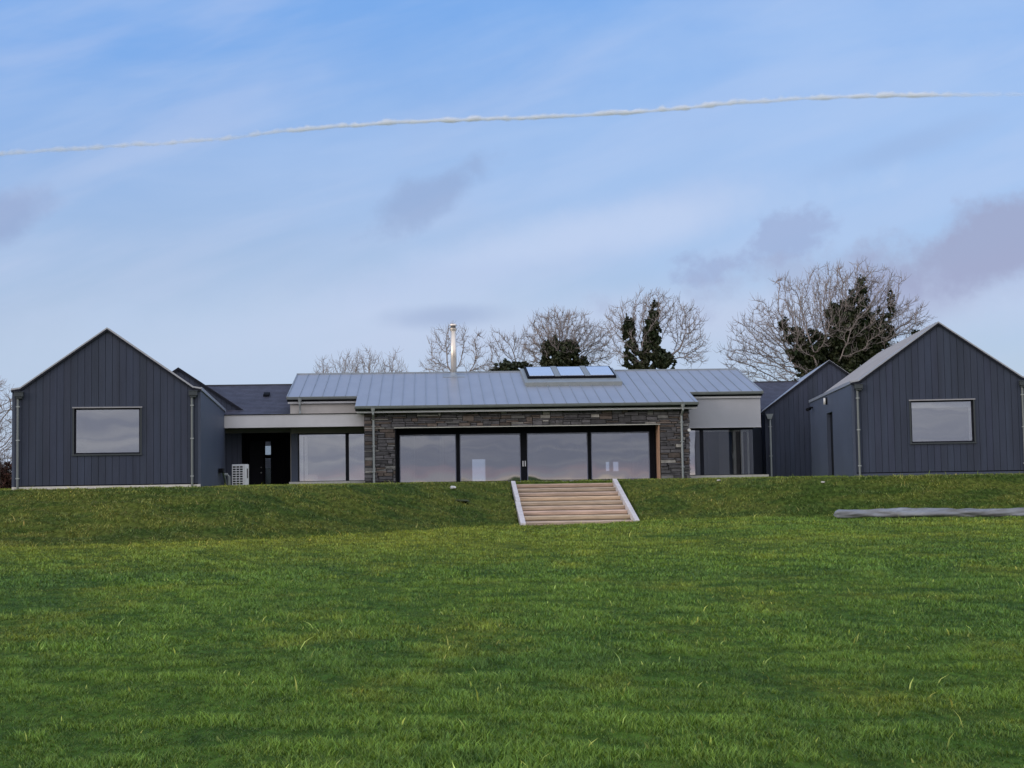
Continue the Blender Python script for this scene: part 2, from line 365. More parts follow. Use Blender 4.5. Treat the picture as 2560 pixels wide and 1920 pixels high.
def grass_material(name, blades):
    m = bpy.data.materials.new(name); m.use_nodes = True
    n = m.node_tree.nodes; l = m.node_tree.links; b = n['Principled BSDF']
    b.inputs['Roughness'].default_value = .55 if blades else .95; b.inputs['Specular IOR Level'].default_value = .3 if blades else .05
    g = n.new('ShaderNodeNewGeometry'); sp = n.new('ShaderNodeSeparateXYZ'); l.new(g.outputs['Position'], sp.inputs[0])
    def nz(s, d=3., st=(1, 1, 1), off=0):
        mp = n.new('ShaderNodeMapping'); mp.inputs['Scale'].default_value = st; mp.inputs['Location'].default_value = (off, off, 0)
        l.new(g.outputs['Position'], mp.inputs[0])
        t = n.new('ShaderNodeTexNoise'); t.inputs['Scale'].default_value = s; t.inputs['Detail'].default_value = d; t.inputs['Roughness'].default_value = .6
        l.new(mp.outputs[0], t.inputs['Vector']); return t.outputs[0]
    def mr(v, a, c, lo=0., hi=1.):
        r = n.new('ShaderNodeMapRange'); r.interpolation_type = 'SMOOTHSTEP'; l.new(v, r.inputs[0])
        for i, x in enumerate((a, c, lo, hi)): r.inputs[i + 1].default_value = x
        return r.outputs[0]
    def mul(a, c):
        t = n.new('ShaderNodeMath'); t.operation = 'MULTIPLY'
        for i, x in enumerate((a, c)):
            if isinstance(x, float): t.inputs[i].default_value = x
            else: l.new(x, t.inputs[i])
        return t.outputs[0]
    def mx(f, a, c, bt='MIX'):
        t = n.new('ShaderNodeMix'); t.data_type = 'RGBA'; t.blend_type = bt
        for i, x in ((0, f), (6, a), (7, c)):
            if isinstance(x, (tuple, float)): t.inputs[i].default_value = x
            else: l.new(x, t.inputs[i])
        return t.outputs[2]
    k = GK
    green = (.066 * k, .126 * k, .018 * k, 1); deep = (.046 * k, .100 * k, .017 * k, 1); yel = (.118 * k, .150 * k, .020 * k, 1); brown = (.088 * k, .104 * k, .026 * k, 1)
    c = mx(mr(nz(.22, 3, (1, .6, 1)), .35, .65), green, deep)
    far = mr(sp.outputs[1], 24., 42.)
    c = mx(mul(mr(nz(.09, 3, (1, 1.6, 1), 7), .30, .60), mul(far, .6)), c, yel)
    c = mx(mul(mul(far, mr(sp.outputs[0], 5., -7.)), .6), c, yel)
    c = mx(mul(mr(nz(.6, 5, (1, .5, 1), 3), .50, .68), .5), c, yel)
    c = mx(mul(mr(nz(1.3, 5, (1, .5, 1), 17), .52, .66), .5), c, (.026 * k, .066 * k, .014 * k, 1))
    ab = n.new('ShaderNodeAttribute'); ab.attribute_name = 'Bank'; bank = ab.outputs['Fac']
    c = mx(mul(bank, .78), c, brown)
    c = mx(mul(mul(bank, mr(nz(.55, 5, (.6, 1, 4), 11), .44, .60)), .75), c, (.036 * k, .070 * k, .016 * k, 1))
    if blades:
        at = n.new('ShaderNodeAttribute'); at.attribute_name = 'Col'
        c = mx(1., c, at.outputs['Color'], 'MULTIPLY')
    else:
        c = mx(1., c, mx(mr(nz(9., 5, (1, .35, 1)), .35, .7), (.30, .33, .26, 1), (.80, .80, .70, 1)), 'MULTIPLY')
    l.new(c, b.inputs['Base Color'])
    return m
GK = 1.60
lawn_m = grass_material('lawn_ground', False); blade_m = grass_material('grass_blades', True)
me.materials.append(lawn_m)
lawn = bpy.data.objects.new('lawn', me); COL.objects.link(lawn); tag(lawn, kind='structure')

# grass blades: one mass of ground cover
def blades(n, ya, yb, hw, hh, seed, xlo=None, xhi=None, pale=0.):
    r = np.random.RandomState(seed)
    y = ya + (yb - ya) * r.rand(n) ** .9
    half = .36 * y + 1.2
    x = (r.rand(n) * 2 - 1) * half
    z = height(x, y)
    u, w = toC(x, y)
    keep = ~((u > -.72) & (u < 3.42) & (w > -12.05) & (w < -5.8)) & ~((u > -13.6) & (u < 11.6) & (w > -.3))
    # feet of the two gabled buildings
    for ox, oy, t, ua, ub in ((-10.402, 49.3, -7.952, -6.1, .1), (11.725, 51.5, 5.012, 0., 6.4)):
        t = rad(t); dx = x - ox; dy = y - oy
        uu = dx * math.cos(t) - dy * math.sin(t); ww = dx * math.sin(t) + dy * math.cos(t)
        keep &= ~((uu > ua) & (uu < ub) & (ww > -.03))
    x, y, z = x[keep], y[keep], z[keep]; n = len(x)
    clump = np.clip((bump(x * 3.1, y * 3.1 * 1.5, 1.7) * .9 + .8 * bump(x * 9, y * 9, 1.3) + .8 * bump(x * 23, y * 23 + 3, 1.0)) * 1.7, -.9, 1.1)
    h = hh * (.55 + .75 * r.rand(n)) * np.clip(1 + .55 * clump, .55, 1.8)
    wd = hw * (.7 + .6 * r.rand(n)); a = r.rand(n) * 2 * np.pi; le = h * (.25 + .9 * r.rand(n)); la = r.rand(n) * 2 * np.pi
    dx, dy = np.cos(a) * wd / 2, np.sin(a) * wd / 2
    z = z - .01
    v = np.zeros((n, 5, 3), np.float32)
    v[:, 0] = np.stack([x - dx, y - dy, z], -1); v[:, 1] = np.stack([x + dx, y + dy, z], -1)
    mx_, my_ = x + np.cos(la) * le * .35, y + np.sin(la) * le * .35
    v[:, 2] = np.stack([mx_ + dx * .8, my_ + dy * .8, z + h * .6], -1); v[:, 3] = np.stack([mx_ - dx * .8, my_ - dy * .8, z + h * .6], -1)
    v[:, 4] = np.stack([x + np.cos(la) * le, y + np.sin(la) * le, z + h], -1)
    c = np.ones((n, 5, 4), np.float32)
    k = (.62 + .85 * r.rand(n) ** 1.4) * (1 + .36 * clump); yl = r.rand(n)
    cr = k * (1 + .25 * yl); cg = k; cb = k * (1 - .2 * yl)
    p = r.rand(n) < pale
    cr[p] *= 3.0; cg[p] *= 2.1; cb[p] *= 3.5
    c[:, :, 0] = cr[:, None]; c[:, :, 1] = cg[:, None]; c[:, :, 2] = cb[:, None]
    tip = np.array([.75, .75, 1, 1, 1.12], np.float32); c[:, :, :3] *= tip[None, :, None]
    return v.reshape(-1, 3), c.reshape(-1, 4), n
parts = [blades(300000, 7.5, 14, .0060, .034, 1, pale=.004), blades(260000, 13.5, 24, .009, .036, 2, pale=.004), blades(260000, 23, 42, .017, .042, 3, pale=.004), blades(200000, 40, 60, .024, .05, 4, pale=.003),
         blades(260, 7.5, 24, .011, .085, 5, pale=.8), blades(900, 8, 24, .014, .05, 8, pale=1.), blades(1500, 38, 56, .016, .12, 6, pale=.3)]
Vb = np.concatenate([p[0] for p in parts]); Cb = np.concatenate([p[1] for p in parts]); nb = sum(p[2] for p in parts)
me = bpy.data.meshes.new('grass')
base = np.arange(nb, dtype=np.int32) * 5
li = np.concatenate([(base[:, None] + np.array([0, 1, 2, 3])), (base[:, None] + np.array([3, 2, 4]))], 1)   # 4 + 3 loops
me.vertices.add(len(Vb)); me.vertices.foreach_set('co', Vb.ravel())
me.loops.add(li.size); me.loops.foreach_set('vertex_index', li.ravel().astype(np.int32))
me.polygons.add(nb * 2); ls = (np.arange(nb)[:, None] * 7 + np.array([0, 4])).ravel().astype(np.int32); lt = np.tile(np.array([4, 3], np.int32), nb)
me.polygons.foreach_set('loop_start', ls); me.polygons.foreach_set('loop_total', lt)
me.update(calc_edges=True)
at = me.color_attributes.new('Col', 'FLOAT_COLOR', 'POINT'); at.data.foreach_set('color', Cb.ravel())
a_ = me.attributes.new('Bank', 'FLOAT', 'POINT'); a_.data.foreach_set('value', bankmask(Vb[:, 0], Vb[:, 1]).astype(np.float32))
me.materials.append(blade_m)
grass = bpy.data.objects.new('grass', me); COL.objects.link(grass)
tag(grass, 'short green grass with a few pale stalks covering lawn and bank', 'grass', kind='stuff')

# ------------------------------------------------------------ the two gabled buildings in front
def barn(name, loc, rz, u0, depth, label, win, group, side):
    """front gable on y=0 from u0 to u0+6.05; origin at loc"""
    global KINKS
    T = empty(name, loc, rz); W6 = 6.05; u1 = u0 + W6; um = (u0 + u1) / 2
    ze, zs, za = 3.30, 3.34, 5.27
    def top(u):
        d = min(u - u0, u1 - u)
        if d < .27: return ze
        return zs + (za - zs) * (d - .27) / (W6 / 2 - .27) - .02
    KINKS = [u0 + .27, um, u1 - .27]
    mb = MB(); boards(mb, u0 + .09, u1 - .09, top, [(win[0] - .045, win[1] + .045, win[2] - .045, win[3] + .04)], z0=.13)
    fw = mb.build('front_wall', clad, T)
    # backing (dark) with opening
    b = MB(); wa, wb, wc, wd = win
    for p in ([(u0, 0), (wa, 0), (wa, top(wa)), (u0 + .27, zs), (u0, ze)], [(wb, 0), (u1, 0), (u1, ze), (u1 - .27, zs), (wb, top(wb))]):
        b.prism([(x, 0., z - .03 if z else 0) for x, z in p], (0, .2, 0))
    b.prism([(wa, 0, 0), (wb, 0, 0), (wb, 0, wc), (wa, 0, wc)], (0, .2, 0))
    b.prism([(wa, 0, wd), (wb, 0, wd), (wb, 0, top(wb) - .03), (um, 0, za - .05), (wa, 0, top(wa) - .03)], (0, .2, 0))
    b.build('wall_backing', cladback, T)
    MB().box(u0 - .004, u0 + .086, -.03, .15, .03, ze - .005).build('corner_trim', render_dk, T)
    MB().box(u1 - .086, u1 + .004, -.03, .15, .03, ze - .005).build('corner_trim', render_dk, T)
    MB().box(u0, u1, -.045, -.002, -.1, .095).build('plinth', slab_m if side == 1 else render_dk, T)
    # side walls
    for x0, x1, s in ((u0, u0 + .2, -1), (u1 - .2, u1, 1)):
        w = MB()
        if s == side and side == -1:                     # narrow door opening in this wall
            w.box(x0, x1, .201, 5.4, -.1, 3.28); w.box(x0, x1, 7.2, depth, -.1, 3.28); w.box(x0, x1, 5.4, 7.2, 2.5, 3.28)
        else: w.box(x0, x1, .201, depth, -.1, 3.28)
        w.build('side_wall', render_dk, T)
    w = MB(); w.prism([(u0 + .201, depth - .2, -.1), (u1 - .201, depth - .2, -.1), (u1 - .201, depth - .2, 3.28), (um, depth - .2, za - .05), (u0 + .201, depth - .2, 3.28)], (0, .2, 0)); w.build('back_wall', render_dk, T)
    # roof: two zinc slopes with flat eaves shoulders, dark verge in front
    y0, y1 = -.10, depth + .05; t = .07
    prof = [(u0 - .03, ze + .01), (u0 + .25, zs + .02), (um, za + .06), (u1 - .25, zs + .02), (u1 + .03, ze + .01)]
    r = MB()
    for (a, za_), (c, zc) in zip(prof[:-1], prof[1:]):
        r.prism([(a, y0, za_), (c, y0, zc), (c, y1, zc), (a, y1, za_)], (0, 0, -t + .02))
    for k in range(1, 5):                                # standing seams along the slope
        pass
    yy = y0 + .5
    while yy < y1:
        for (a, za_), (c, zc) in ((prof[1], prof[2]), (prof[2], prof[3])):
            r.prism([(a, yy, za_ + .001), (c, yy, zc + .001), (c, yy, zc + .022), (a, yy, za_ + .022)], (0, .018, 0))
        yy += .52
    rf = r.build('roof', zinc, T)
    v = MB()
    for (a, za_), (c, zc) in zip(prof[:-1], prof[1:]):
        v.prism([(a, y0 + .004, za_ - .052), (c, y0 + .004, zc - .052), (c, y0 + .004, zc - .125), (a, y0 + .004, za_ - .125)], (0, .05, 0))
    v.build('verge', frame_m, rf)
    g = MB(); g.box(u0 - .05, u0 - .002, .03, depth, 3.22, 3.33); g.build('gutter', zinc, rf)
    g = MB(); g.box(u1 + .002, u1 + .05, .03, depth, 3.22, 3.33); g.build('gutter', zinc, rf)
    # hoppers and downpipes
    for hu, pu in ((u0 + .23, u0 + .19), (u1 - .23, u1 - .27)):
        h = MB(); h.box(hu - .14, hu + .14, -.19, -.03, 3.04, 3.18); h.box(hu - .10, hu + .10, -.165, -.04, 2.98, 3.04); h.box(hu - .155, hu + .155, -.20, -.03, 3.18, 3.205)
        h.build('hopper', hopper_m, T, bevel=.01)
        p = MB(); p.tube([(pu, -.085, .0), (pu, -.085, 2.98)], .038, 12)
        pp = p.build('downpipe', mat('grey_pipe', (.17, .19, .19), .45, .1, var=.08), T, smooth=False)
        for z in (.35, 1.6, 2.7): MB().box(pu - .055, pu + .055, -.13, -.028, z, z + .035).build('bracket', pipe_m, pp)
    window(T, 'window', *win, -.0, fw=.045, rec=.10)
    # hidden inside: floor and partition so the glass looks into a real room
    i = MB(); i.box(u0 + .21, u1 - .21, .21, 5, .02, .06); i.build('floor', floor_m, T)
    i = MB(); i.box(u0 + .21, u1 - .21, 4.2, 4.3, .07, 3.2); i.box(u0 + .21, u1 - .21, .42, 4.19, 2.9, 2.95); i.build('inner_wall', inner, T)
    tag(T, label, 'building', group)
    return T
GA = 'charcoal gabled buildings in front of the house'
A = barn('gabled_building', (-10.402, 49.3, 0), rad(7.952), -6.05, 15.1,
         'charcoal boarded gable building at left with large square window and pale plinth', (-4.08, -1.96, 1.14, 2.65), GA, 1)
B = barn('gabled_building', (11.725, 51.5, 0), rad(-5.012), .10, 12.9,
         'charcoal boarded gable building at right with narrow side door and wall lamp', (2.10, 4.22, 1.13, 2.58), GA, -1)
bl = [o for o in B.children if o.name.startswith('window')][0]
MB().box(2.15, 4.17, .156, .21, 2.34, 2.53).build('blind_cassette', innerw, bl); MB().box(4.09, 4.17, .156, .19, 1.18, 2.335).build('blind_guide', innerw, bl)
# side door, wall lamp and security camera on the right building
d = MB(); d.box(.24, .28, 5.42, 7.18, -.05, 2.5); dr = d.build('side_door', dark, B)
MB().box(.225, .239, 5.6, 5.66, 1.0, 1.25).build('handle', pipe_m, dr)
MB().box(.101, .125, 5.37, 5.399, -.05, 2.53).build('door_trim', render_dk, B)
lp = MB().box(.05, .10, 6.82, 6.98, 2.84, 3.12).build('wall_lamp', dark, B)
MB().tube([(.01, 6.9, 2.85), (.01, 6.9, 3.10)], .05, 12).build('lamp_glass', lamp_m, lp, smooth=True)
cm = MB(); cm.tube([(-.02, 11.9, 2.93), (-.16, 11.6, 2.87)], [.07, .075], 10); cm.box(-.02, .1, 11.82, 11.95, 2.93, 3.0); cm.build('security_camera', dark, B)

# pipework by the foot of the left building
T = empty('pipe_fittings', (-10.402, 49.3, 0), rad(7.952))
p = MB(); p.tube([(.10, 11.3, .62), (.16, 12.0, .28), (.16, 12.4, .05)], .05, 8); p.tube([(.02, 10.8, .60), (.12, 11.9, .62)], .035, 8); p.build('waste_pipe', zincd, T)
p = MB(); p.tube([(.2, 14.2, -.02), (.2, 14.2, .42), (.12, 14.2, .5), (.03, 14.2, .5)], .07, 10); p.build('grey_outlet', pipe_m, T)
p = MB(); p.box(.02, .18, 9.9, 11.2, .55, .72); p.build('valve_box', dark, T)
tag(T, 'dark and grey pipe fittings low on side wall of the left building', 'pipes')

# ------------------------------------------------------------ heat pump
T = empty('heat_pump', (-11.47, 61.9, -.02), rad(-8))
b = MB(); b.box(-.30, .30, .012, .44, .0, .93); b.build('casing', acw, T, bevel=.02)
g = MB(); g.box(-.26, .18, 0.0, .011, .06, .87); gb = g.build('grille', dark, T)
g = MB()
for i in range(9): g.box(-.27, .19, -.014, -.001, .05 + i * .1, .09 + i * .1)
for x in (-.285, -.125, .025, .175): g.box(x, x + .03, -.016, -.0005, .05, .885)
g.build('grille_bars', acw, gb)
MB().box(.301, .31, .15, .30, .35, .75).build('side_vent', soff, T)
MB().box(-.32, .32, -.02, .46, -.06, -.002).build('foot', slab_m, T)
tag(T, 'white heat pump unit with dark slotted grille beside porch of the house', 'heat pump')

# ------------------------------------------------------------ main stone house
H = empty('stone_house', (CF[0], CF[1], 0), CF[2])
# rubble facing built stone by stone
r2 = random.Random(21)
def stone_face(u0, u1, z0, z1, holes, w, th=.05):
    rh, cw = .074, .055; nr = int(round((z1 - z0) / rh)); nc = int(round((u1 - u0) / cw)); rh = (z1 - z0) / nr; cw = (u1 - u0) / nc
    occ = np.zeros((nr, nc), bool)
    for a, b, c, d in holes:
        for i in range(nr):
            for j in range(nc):
                x = u0 + (j + .5) * cw; z = z0 + (i + .5) * rh
                if a < x < b and c < z < d: occ[i, j] = True
    mb = MB()
    for i in range(nr):
        j = 0
        while j < nc:
            if occ[i, j]: j += 1; continue
            h = r2.choices((1, 2, 3), (.52, .39, .09))[0]
            wn = r2.randint(5, 17) if h == 1 else r2.randint(5, 12)
            h = min(h, nr - i); k = 0
            while k < wn and j + k < nc and not occ[i:i + h, j + k].any(): k += 1
            if k == 0: h = 1; k = 1
            if k < 2 and h > 1:
                h = 1; k = 0
                while k < wn and j + k < nc and not occ[i, j + k]: k += 1
            occ[i:i + h, j:j + k] = True
            g = .007; a, b = u0 + j * cw + g, u0 + (j + k) * cw - g; c, d = z0 + i * rh + g * .7, z0 + (i + h) * rh - g * .7
            o = r2.uniform(-.02, .03) + th; q = r2.random()
            base_ = r2.uniform(.060, .150); cc = (base_ * 1.04, base_, base_ * 1.06)
            if q < .20: cc = (base_ * 1.32, base_ * 1.06, base_ * .92)
            elif q < .27: base_ = r2.uniform(.16, .23); cc = (base_, base_ * .98, base_ * .95)
            elif q < .32: base_ = r2.uniform(.26, .42); cc = (base_ * 1.05, base_, base_ * .92)
            jj = lambda m=.012: r2.uniform(-m, m)
            e = .014
            f0 = [(a + jj(.006), w, c + jj(.006)), (b + jj(.006), w, c + jj(.006)), (b + jj(.006), w, d + jj(.006)), (a + jj(.006), w, d + jj(.006))]
            f1 = [(a + e + jj(), w - o + jj(), c + e * .6 + jj(.006)), (b - e + jj(), w - o + jj(), c + e * .6 + jj(.006)), (b - e + jj(), w - o + jj(), d - e * .6 + jj(.006)), (a + e + jj(), w - o + jj(), d - e * .6 + jj(.006))]
            mb.poly(f0 + f1, [(4, 5, 6, 7), (0, 1, 5, 4), (1, 2, 6, 5), (2, 3, 7, 6), (3, 0, 4, 7)], cc)
            j += k
    return mb
sw = stone_face(-6.67, 7.40, -.05, 3.02, [(-5.34, 6.11, -1, 2.40)], 0.).build('stone_wall', stone_m, H)
b = MB(); b.box(-6.66, -5.34, .002, .9, -.1, 3.05); b.box(6.11, 7.39, .002, .9, -.1, 3.05); b.box(-5.339, 6.109, .002, .9, 2.401, 3.05); b.build('mortar_core', mortar, H)
# side cheeks of the stone volume
s = stone_face(-.0, 1.85, -.05, 3.02, [], 0., .03); s.v = [(7.40 - y, x + .02, z) for x, y, z in s.v]; s.build('stone_return', stone_m, H)
MB().box(6.9, 7.385, .9, 2.1, -.05, 3.1).build('return_core', mortar, H)
MB().box(-6.655, -6.2, .9, 1.7, -.05, 3.1).build('return_core', mortar, H)
# wide recess with four sliding panels
fr = MB(); y = .78
fr.box(-5.335, 6.105, y, y + .14, 2.10, 2.398); fr.box(-5.335, -5.18, y, y + .14, .02, 2.10); fr.box(5.78, 6.03, y, y + .14, .02, 2.10)
fr.box(-5.18, 5.78, y, y + .14, -.02, .05)
for a, bb in ((-2.72, -2.56), (.10, .38), (3.05, 3.20)): fr.box(a, bb, y + .01, y + .13, .05, 2.10)
sd_ = fr.build('sliding_door', dark, H)
for a, bb in ((-5.18, -2.72), (-2.56, .10), (.38, 3.05), (3.20, 5.78)):
    MB().box(a, bb, y + .06, y + .075, .05, 2.10).build('pane', glassb, sd_)
    e = MB(); e.box(a, a + .035, y + .045, y + .058, .06, 2.09); e.box(bb - .035, bb, y + .045, y + .058, .06, 2.09); e.box(a + .036, bb - .036, y + .045, y + .058, 2.05, 2.09); e.build('pane_edge', mat('pane_bead', (.20, .22, .30), .5), sd_)
for x in (.17, .27): MB().box(x, x + .045, y - .05, y + .005, .66, .90).build('handle', whitet, sd_)
rv = MB(); rv.box(6.075, 6.108, -.02, .775, .0, 2.37); rv.build('reveal_lining', peach, sd_)
rv = MB(); rv.box(-5.338, 6.074, .0, .775, 2.365, 2.398); rv.box(-5.339, -5.31, .0, .775, .0, 2.36); rv.build('head_lining', dark, sd_)
MB().box(-5.40, 6.14, -.075, -.01, 2.375, 2.41).build('lintel_flashing', mat('pale_flashing', (.55, .55, .50), .5), H)
MB().box(-5.33, 6.10, -.3, .78, -.08, .015).build('threshold', slab_m, H)
# room behind the glass
rm = MB(); rm.box(-9.7, 10.4, 1.95, 12.3, -.06, .0); rm.build('floor', floor_m, H)
rm = MB()
openings = [(-1.67, -.99, .05, 1.18), (5.23, 5.43, .46, .94), (5.62, 5.91, .45, .93)]
edges = [-9.9, -1.67, -.99, 5.23, 5.43, 5.62, 5.91, 10.6]
for a, bb in zip(edges[:-1], edges[1:]):
    o = [q for q in openings if abs(q[0] - a) < 1e-6]
    if o: rm.box(a, bb, 12.3, 12.5, -.06, o[0][2]); rm.box(a, bb, 12.3, 12.5, o[0][3], 2.9)
    else: rm.box(a, bb, 12.3, 12.5, -.06, 2.9)
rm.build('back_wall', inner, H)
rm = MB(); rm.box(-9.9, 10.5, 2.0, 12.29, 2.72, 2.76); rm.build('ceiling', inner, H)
for a_ in (-6.4, 6.6): MB().box(a_, a_ + .1, .95, 12.2, 0, 2.7).build('partition', innerw, H)
rm = MB(); rm.box(-4.7, -4.55, 6.0, 6.15, 0, 2.2); rm.box(-3.4, -3.2, 6.0, 6.15, 0, 2.2); rm.box(-6.29, -4.7, 6.0, 6.1, 0, 2.7); rm.box(-4.69, -3.2, 6.0, 6.14, 2.201, 2.7); rm.build('partition', innerw, H)
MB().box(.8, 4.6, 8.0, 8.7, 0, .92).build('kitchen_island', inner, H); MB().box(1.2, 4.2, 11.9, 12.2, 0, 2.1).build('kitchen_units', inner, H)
for x in (1.5, 2.4, 3.3): rm = MB(); rm.tube([(x, 8.3, 1.75), (x, 8.3, 2.7)], .012, 6); rm.tube([(x, 8.3, 1.5), (x, 8.3, 1.75)], [.13, .03], 10); rm.build('pendant_light', pipe_m, H)
# outer walls of the long body
def gab(w): return 3.33 + (min(w, 13.8 - w) + .5) * .26
for x0, x1 in ((-10.0, -9.85), (10.62, 10.8)):
    g = MB(); yb = 1.9 if x0 < 0 else 4.4
    g.prism([(x0, yb, -.1), (x0, 12.6, -.1), (x0, 12.6, gab(12.6) - .2), (x0, 6.9, gab(6.9) - .2), (x0, yb, gab(yb) - .2)], (x1 - x0, 0, 0))
    g.build('gable_wall', cream if x0 < 0 else render_dk, H)
# roof
RZ = lambda w: 3.33 + (w + .5) * .26
def slabs(mb, a, b, w0, w1, f, t=-.10): mb.prism([(a, w0, f(w0)), (b, w0, f(w0)), (b, w1, f(w1)), (a, w1, f(w1))], (0, 0, t))
rb = lambda w: RZ(6.9) - (w - 6.9) * .26
r = MB()
r.prism([(-7.03, -.5, RZ(-.5)), (7.75, -.5, RZ(-.5)), (7.75, 1.62, RZ(1.62)), (11.06, 1.62, RZ(1.62)), (11.06, 6.9, RZ(6.9)), (-10.11, 6.9, RZ(6.9)), (-10.11, 1.62, RZ(1.62)), (-7.03, 1.62, RZ(1.62))], (0, 0, -.09))
slabs(r, -10.11, 11.06, 6.901, 13.8, rb, -.09)
rf = r.build('roof', zinc, H)
r = MB(); x = -10.11 + .03
xsm = []
while x < 11.04: xsm.append(x); x += .505
xsm += [11.03]
for x in xsm:
    w0 = -.5 if -7.03 <= x <= 7.75 else 1.62; w1 = 6.86
    if .45 < x < 5.05: w1 = 3.35
    if -3.15 < x < -2.2: w1 = 5.75
    r.prism([(x - .011, w0, RZ(w0) + .001), (x + .011, w0, RZ(w0) + .001), (x + .011, w1, RZ(w1) + .001), (x - .011, w1, RZ(w1) + .001)], (0, 0, .032))
    if w1 < 6 and .45 < x < 5.05: r.prism([(x - .011, 6.75, RZ(6.75) + .001), (x + .011, 6.75, RZ(6.75) + .001), (x + .011, 6.86, RZ(6.86) + .001), (x - .011, 6.86, RZ(6.86) + .001)], (0, 0, .032))
r.build('roof_seams', zincd, rf)
r = MB(); r.box(-10.13, 11.08, 6.84, 6.98, RZ(6.9) - .02, RZ(6.9) + .05); r.build('ridge_cap', zincd, rf)
for x in (-10.13, 11.05):
    r = MB(); r.prism([(x, 1.62, RZ(1.62) + .03), (x + .03, 1.62, RZ(1.62) + .03), (x + .03, 6.83, RZ(6.83) + .03), (x, 6.83, RZ(6.83) + .03)], (0, 0, -.16)); r.build('verge_trim', zincd, rf)
# gutters with shadow gap and fascia below
def gutter_run(a, b, w, z):
    pr = [(0, 0), (-.015, -.07), (-.05, -.115), (-.10, -.115), (-.135, -.07), (-.15, 0)]
    g = MB(); n = len(pr)
    for k in range(n - 1):
        (p, q), (p2, q2) = pr[k], pr[k + 1]
        g.prism([(a, w + p, z + q), (b, w + p, z + q), (b, w + p2, z + q2), (a, w + p2, z + q2)], (0, .006, .006))
    g.prism([(a, w + p, z + q) for p, q in pr], (.008, 0, 0)); g.prism([(b, w + p, z + q) for p, q in pr], (-.008, 0, 0))
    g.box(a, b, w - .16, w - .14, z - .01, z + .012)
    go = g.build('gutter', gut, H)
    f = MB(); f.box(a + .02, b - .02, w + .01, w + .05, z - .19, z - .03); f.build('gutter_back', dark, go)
gutter_run(-7.05, 7.75, -.49, 3.31); gutter_run(-10.13, -7.06, 1.63, 3.86); gutter_run(7.78, 11.08, 1.63, 3.86)
f = MB(); f.box(-6.98, 7.70, -.40, -.15, 3.03, 3.12); f.build('eaves_fascia', whitet, H)
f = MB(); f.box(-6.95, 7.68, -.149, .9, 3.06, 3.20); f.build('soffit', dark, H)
for a_, b_ in ((-10.08, -7.06), (7.78, 11.0)): MB().box(a_, b_, 1.66, 1.72, 3.58, 3.69).build('eaves_fascia', whitet, H)
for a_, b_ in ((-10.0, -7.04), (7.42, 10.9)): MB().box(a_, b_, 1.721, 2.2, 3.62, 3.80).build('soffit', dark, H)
# infill cheek between the two eaves lines
for x in (-7.02, 7.70): MB().box(x, x + .05, -.14, 1.64, 3.13, 3.3).build('eaves_cheek', gut, H)
# cream band above canopy, canopy and left window bay
MB().box(-9.98, -6.68, 1.80, 1.95, 3.10, 3.60).build('upper_wall', cream, H)
MB().box(-12.95, -6.70, .45, 4.9, 2.52, 3.03).build('canopy', soff, H)
MB().box(-12.95, -9.99, 4.95, 5.0, 3.0, 3.2).build('flashing', dark, H)
MB().box(-12.98, -6.69, .40, .449, 2.50, 3.05).build('canopy_fascia', white_r, H)
MB().box(-12.98, -6.69, .36, .50, 3.051, 3.075).build('canopy_capping', dark, H)
f = MB(); f.box(-9.95, -6.70, 1.66, 1.86, 2.27, 2.515); f.build('window_head_band', mat('taupe_board', (.24, .22, .21), .8), H)
f = MB(); f.box(-12.9, -9.955, 1.9, 2.1, 2.33, 2.515); f.build('porch_beam', soff, H)
f = MB(); f.box(-9.95, -9.66, 1.70, 1.88, -.1, 2.265); f.build('corner_post', render_dk, H)
f = MB(); f.box(-9.95, -9.80, 1.881, 5.0, -.1, 2.515); f.build('porch_side_wall', clad, H)
wl = window(H, 'corner_window', -9.65, -6.70, .12, 2.26, 1.70, mull=((-7.50, .15),), fw=.05, trim=False, rec=.06, lining=.9)
MB().box(-10.0, -6.68, 1.2, 1.69, -.05, .145).build('window_slab', slab_m, H)
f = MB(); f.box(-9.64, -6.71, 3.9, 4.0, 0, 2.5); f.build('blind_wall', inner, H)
for a_, b_ in ((-9.60, -9.44), (-9.36, -9.24)): MB().box(a_, b_, 1.815, 1.85, .17, 2.125).build('blind_guide', innerw, wl)
MB().box(-9.60, -7.58, 1.815, 1.85, 2.13, 2.21).build('blind_cassette', innerw, wl)
f = MB(); f.box(-9.3, -8.9, 2.7, 2.95, .0, .45); f.build('white_box', innerw, H)
# right bay: plain panel over a corner window
MB().box(7.41, 10.98, 1.74, 1.95, 2.29, 3.575).build('bay_panel', bay_p, H)
MB().box(10.80, 10.98, 1.951, 4.5, 2.29, 3.5).build('bay_panel', bay_p, H)
MB().box(7.41, 10.99, 1.70, 1.76, 2.262, 2.288).build('panel_drip', whitet, H)
fr = MB(); y = 1.95
fr.box(7.41, 10.68, y, y + .09, 2.17, 2.262); fr.box(7.41, 10.68, y, y + .09, .08, .17); fr.box(8.24, 8.40, y, y + .09, .17, 2.17); fr.box(7.41, 7.48, y, y + .09, .17, 2.17)
fr.box(10.58, 10.68, 4.3, 4.4, .08, 2.26); fr.box(10.58, 10.68, y + .091, 4.3, 2.17, 2.26); fr.box(10.58, 10.68, y + .091, 4.3, .08, .17)
bw = fr.build('corner_window', frame_m, H)
MB().box(7.48, 8.24, y + .04, y + .055, .17, 2.17).build('pane', glass, bw)
MB().box(8.40, 10.64, y + .04, y + .055, .17, 2.17).build('pane', glass, bw)
MB().box(10.625, 10.64, y + .092, 4.3, .17, 2.17).build('pane', glassc, bw)
f = MB(); f.box(7.5, 10.5, 2.10, 2.4, 2.10, 2.16); f.build('inner_lining', innerw, bw)
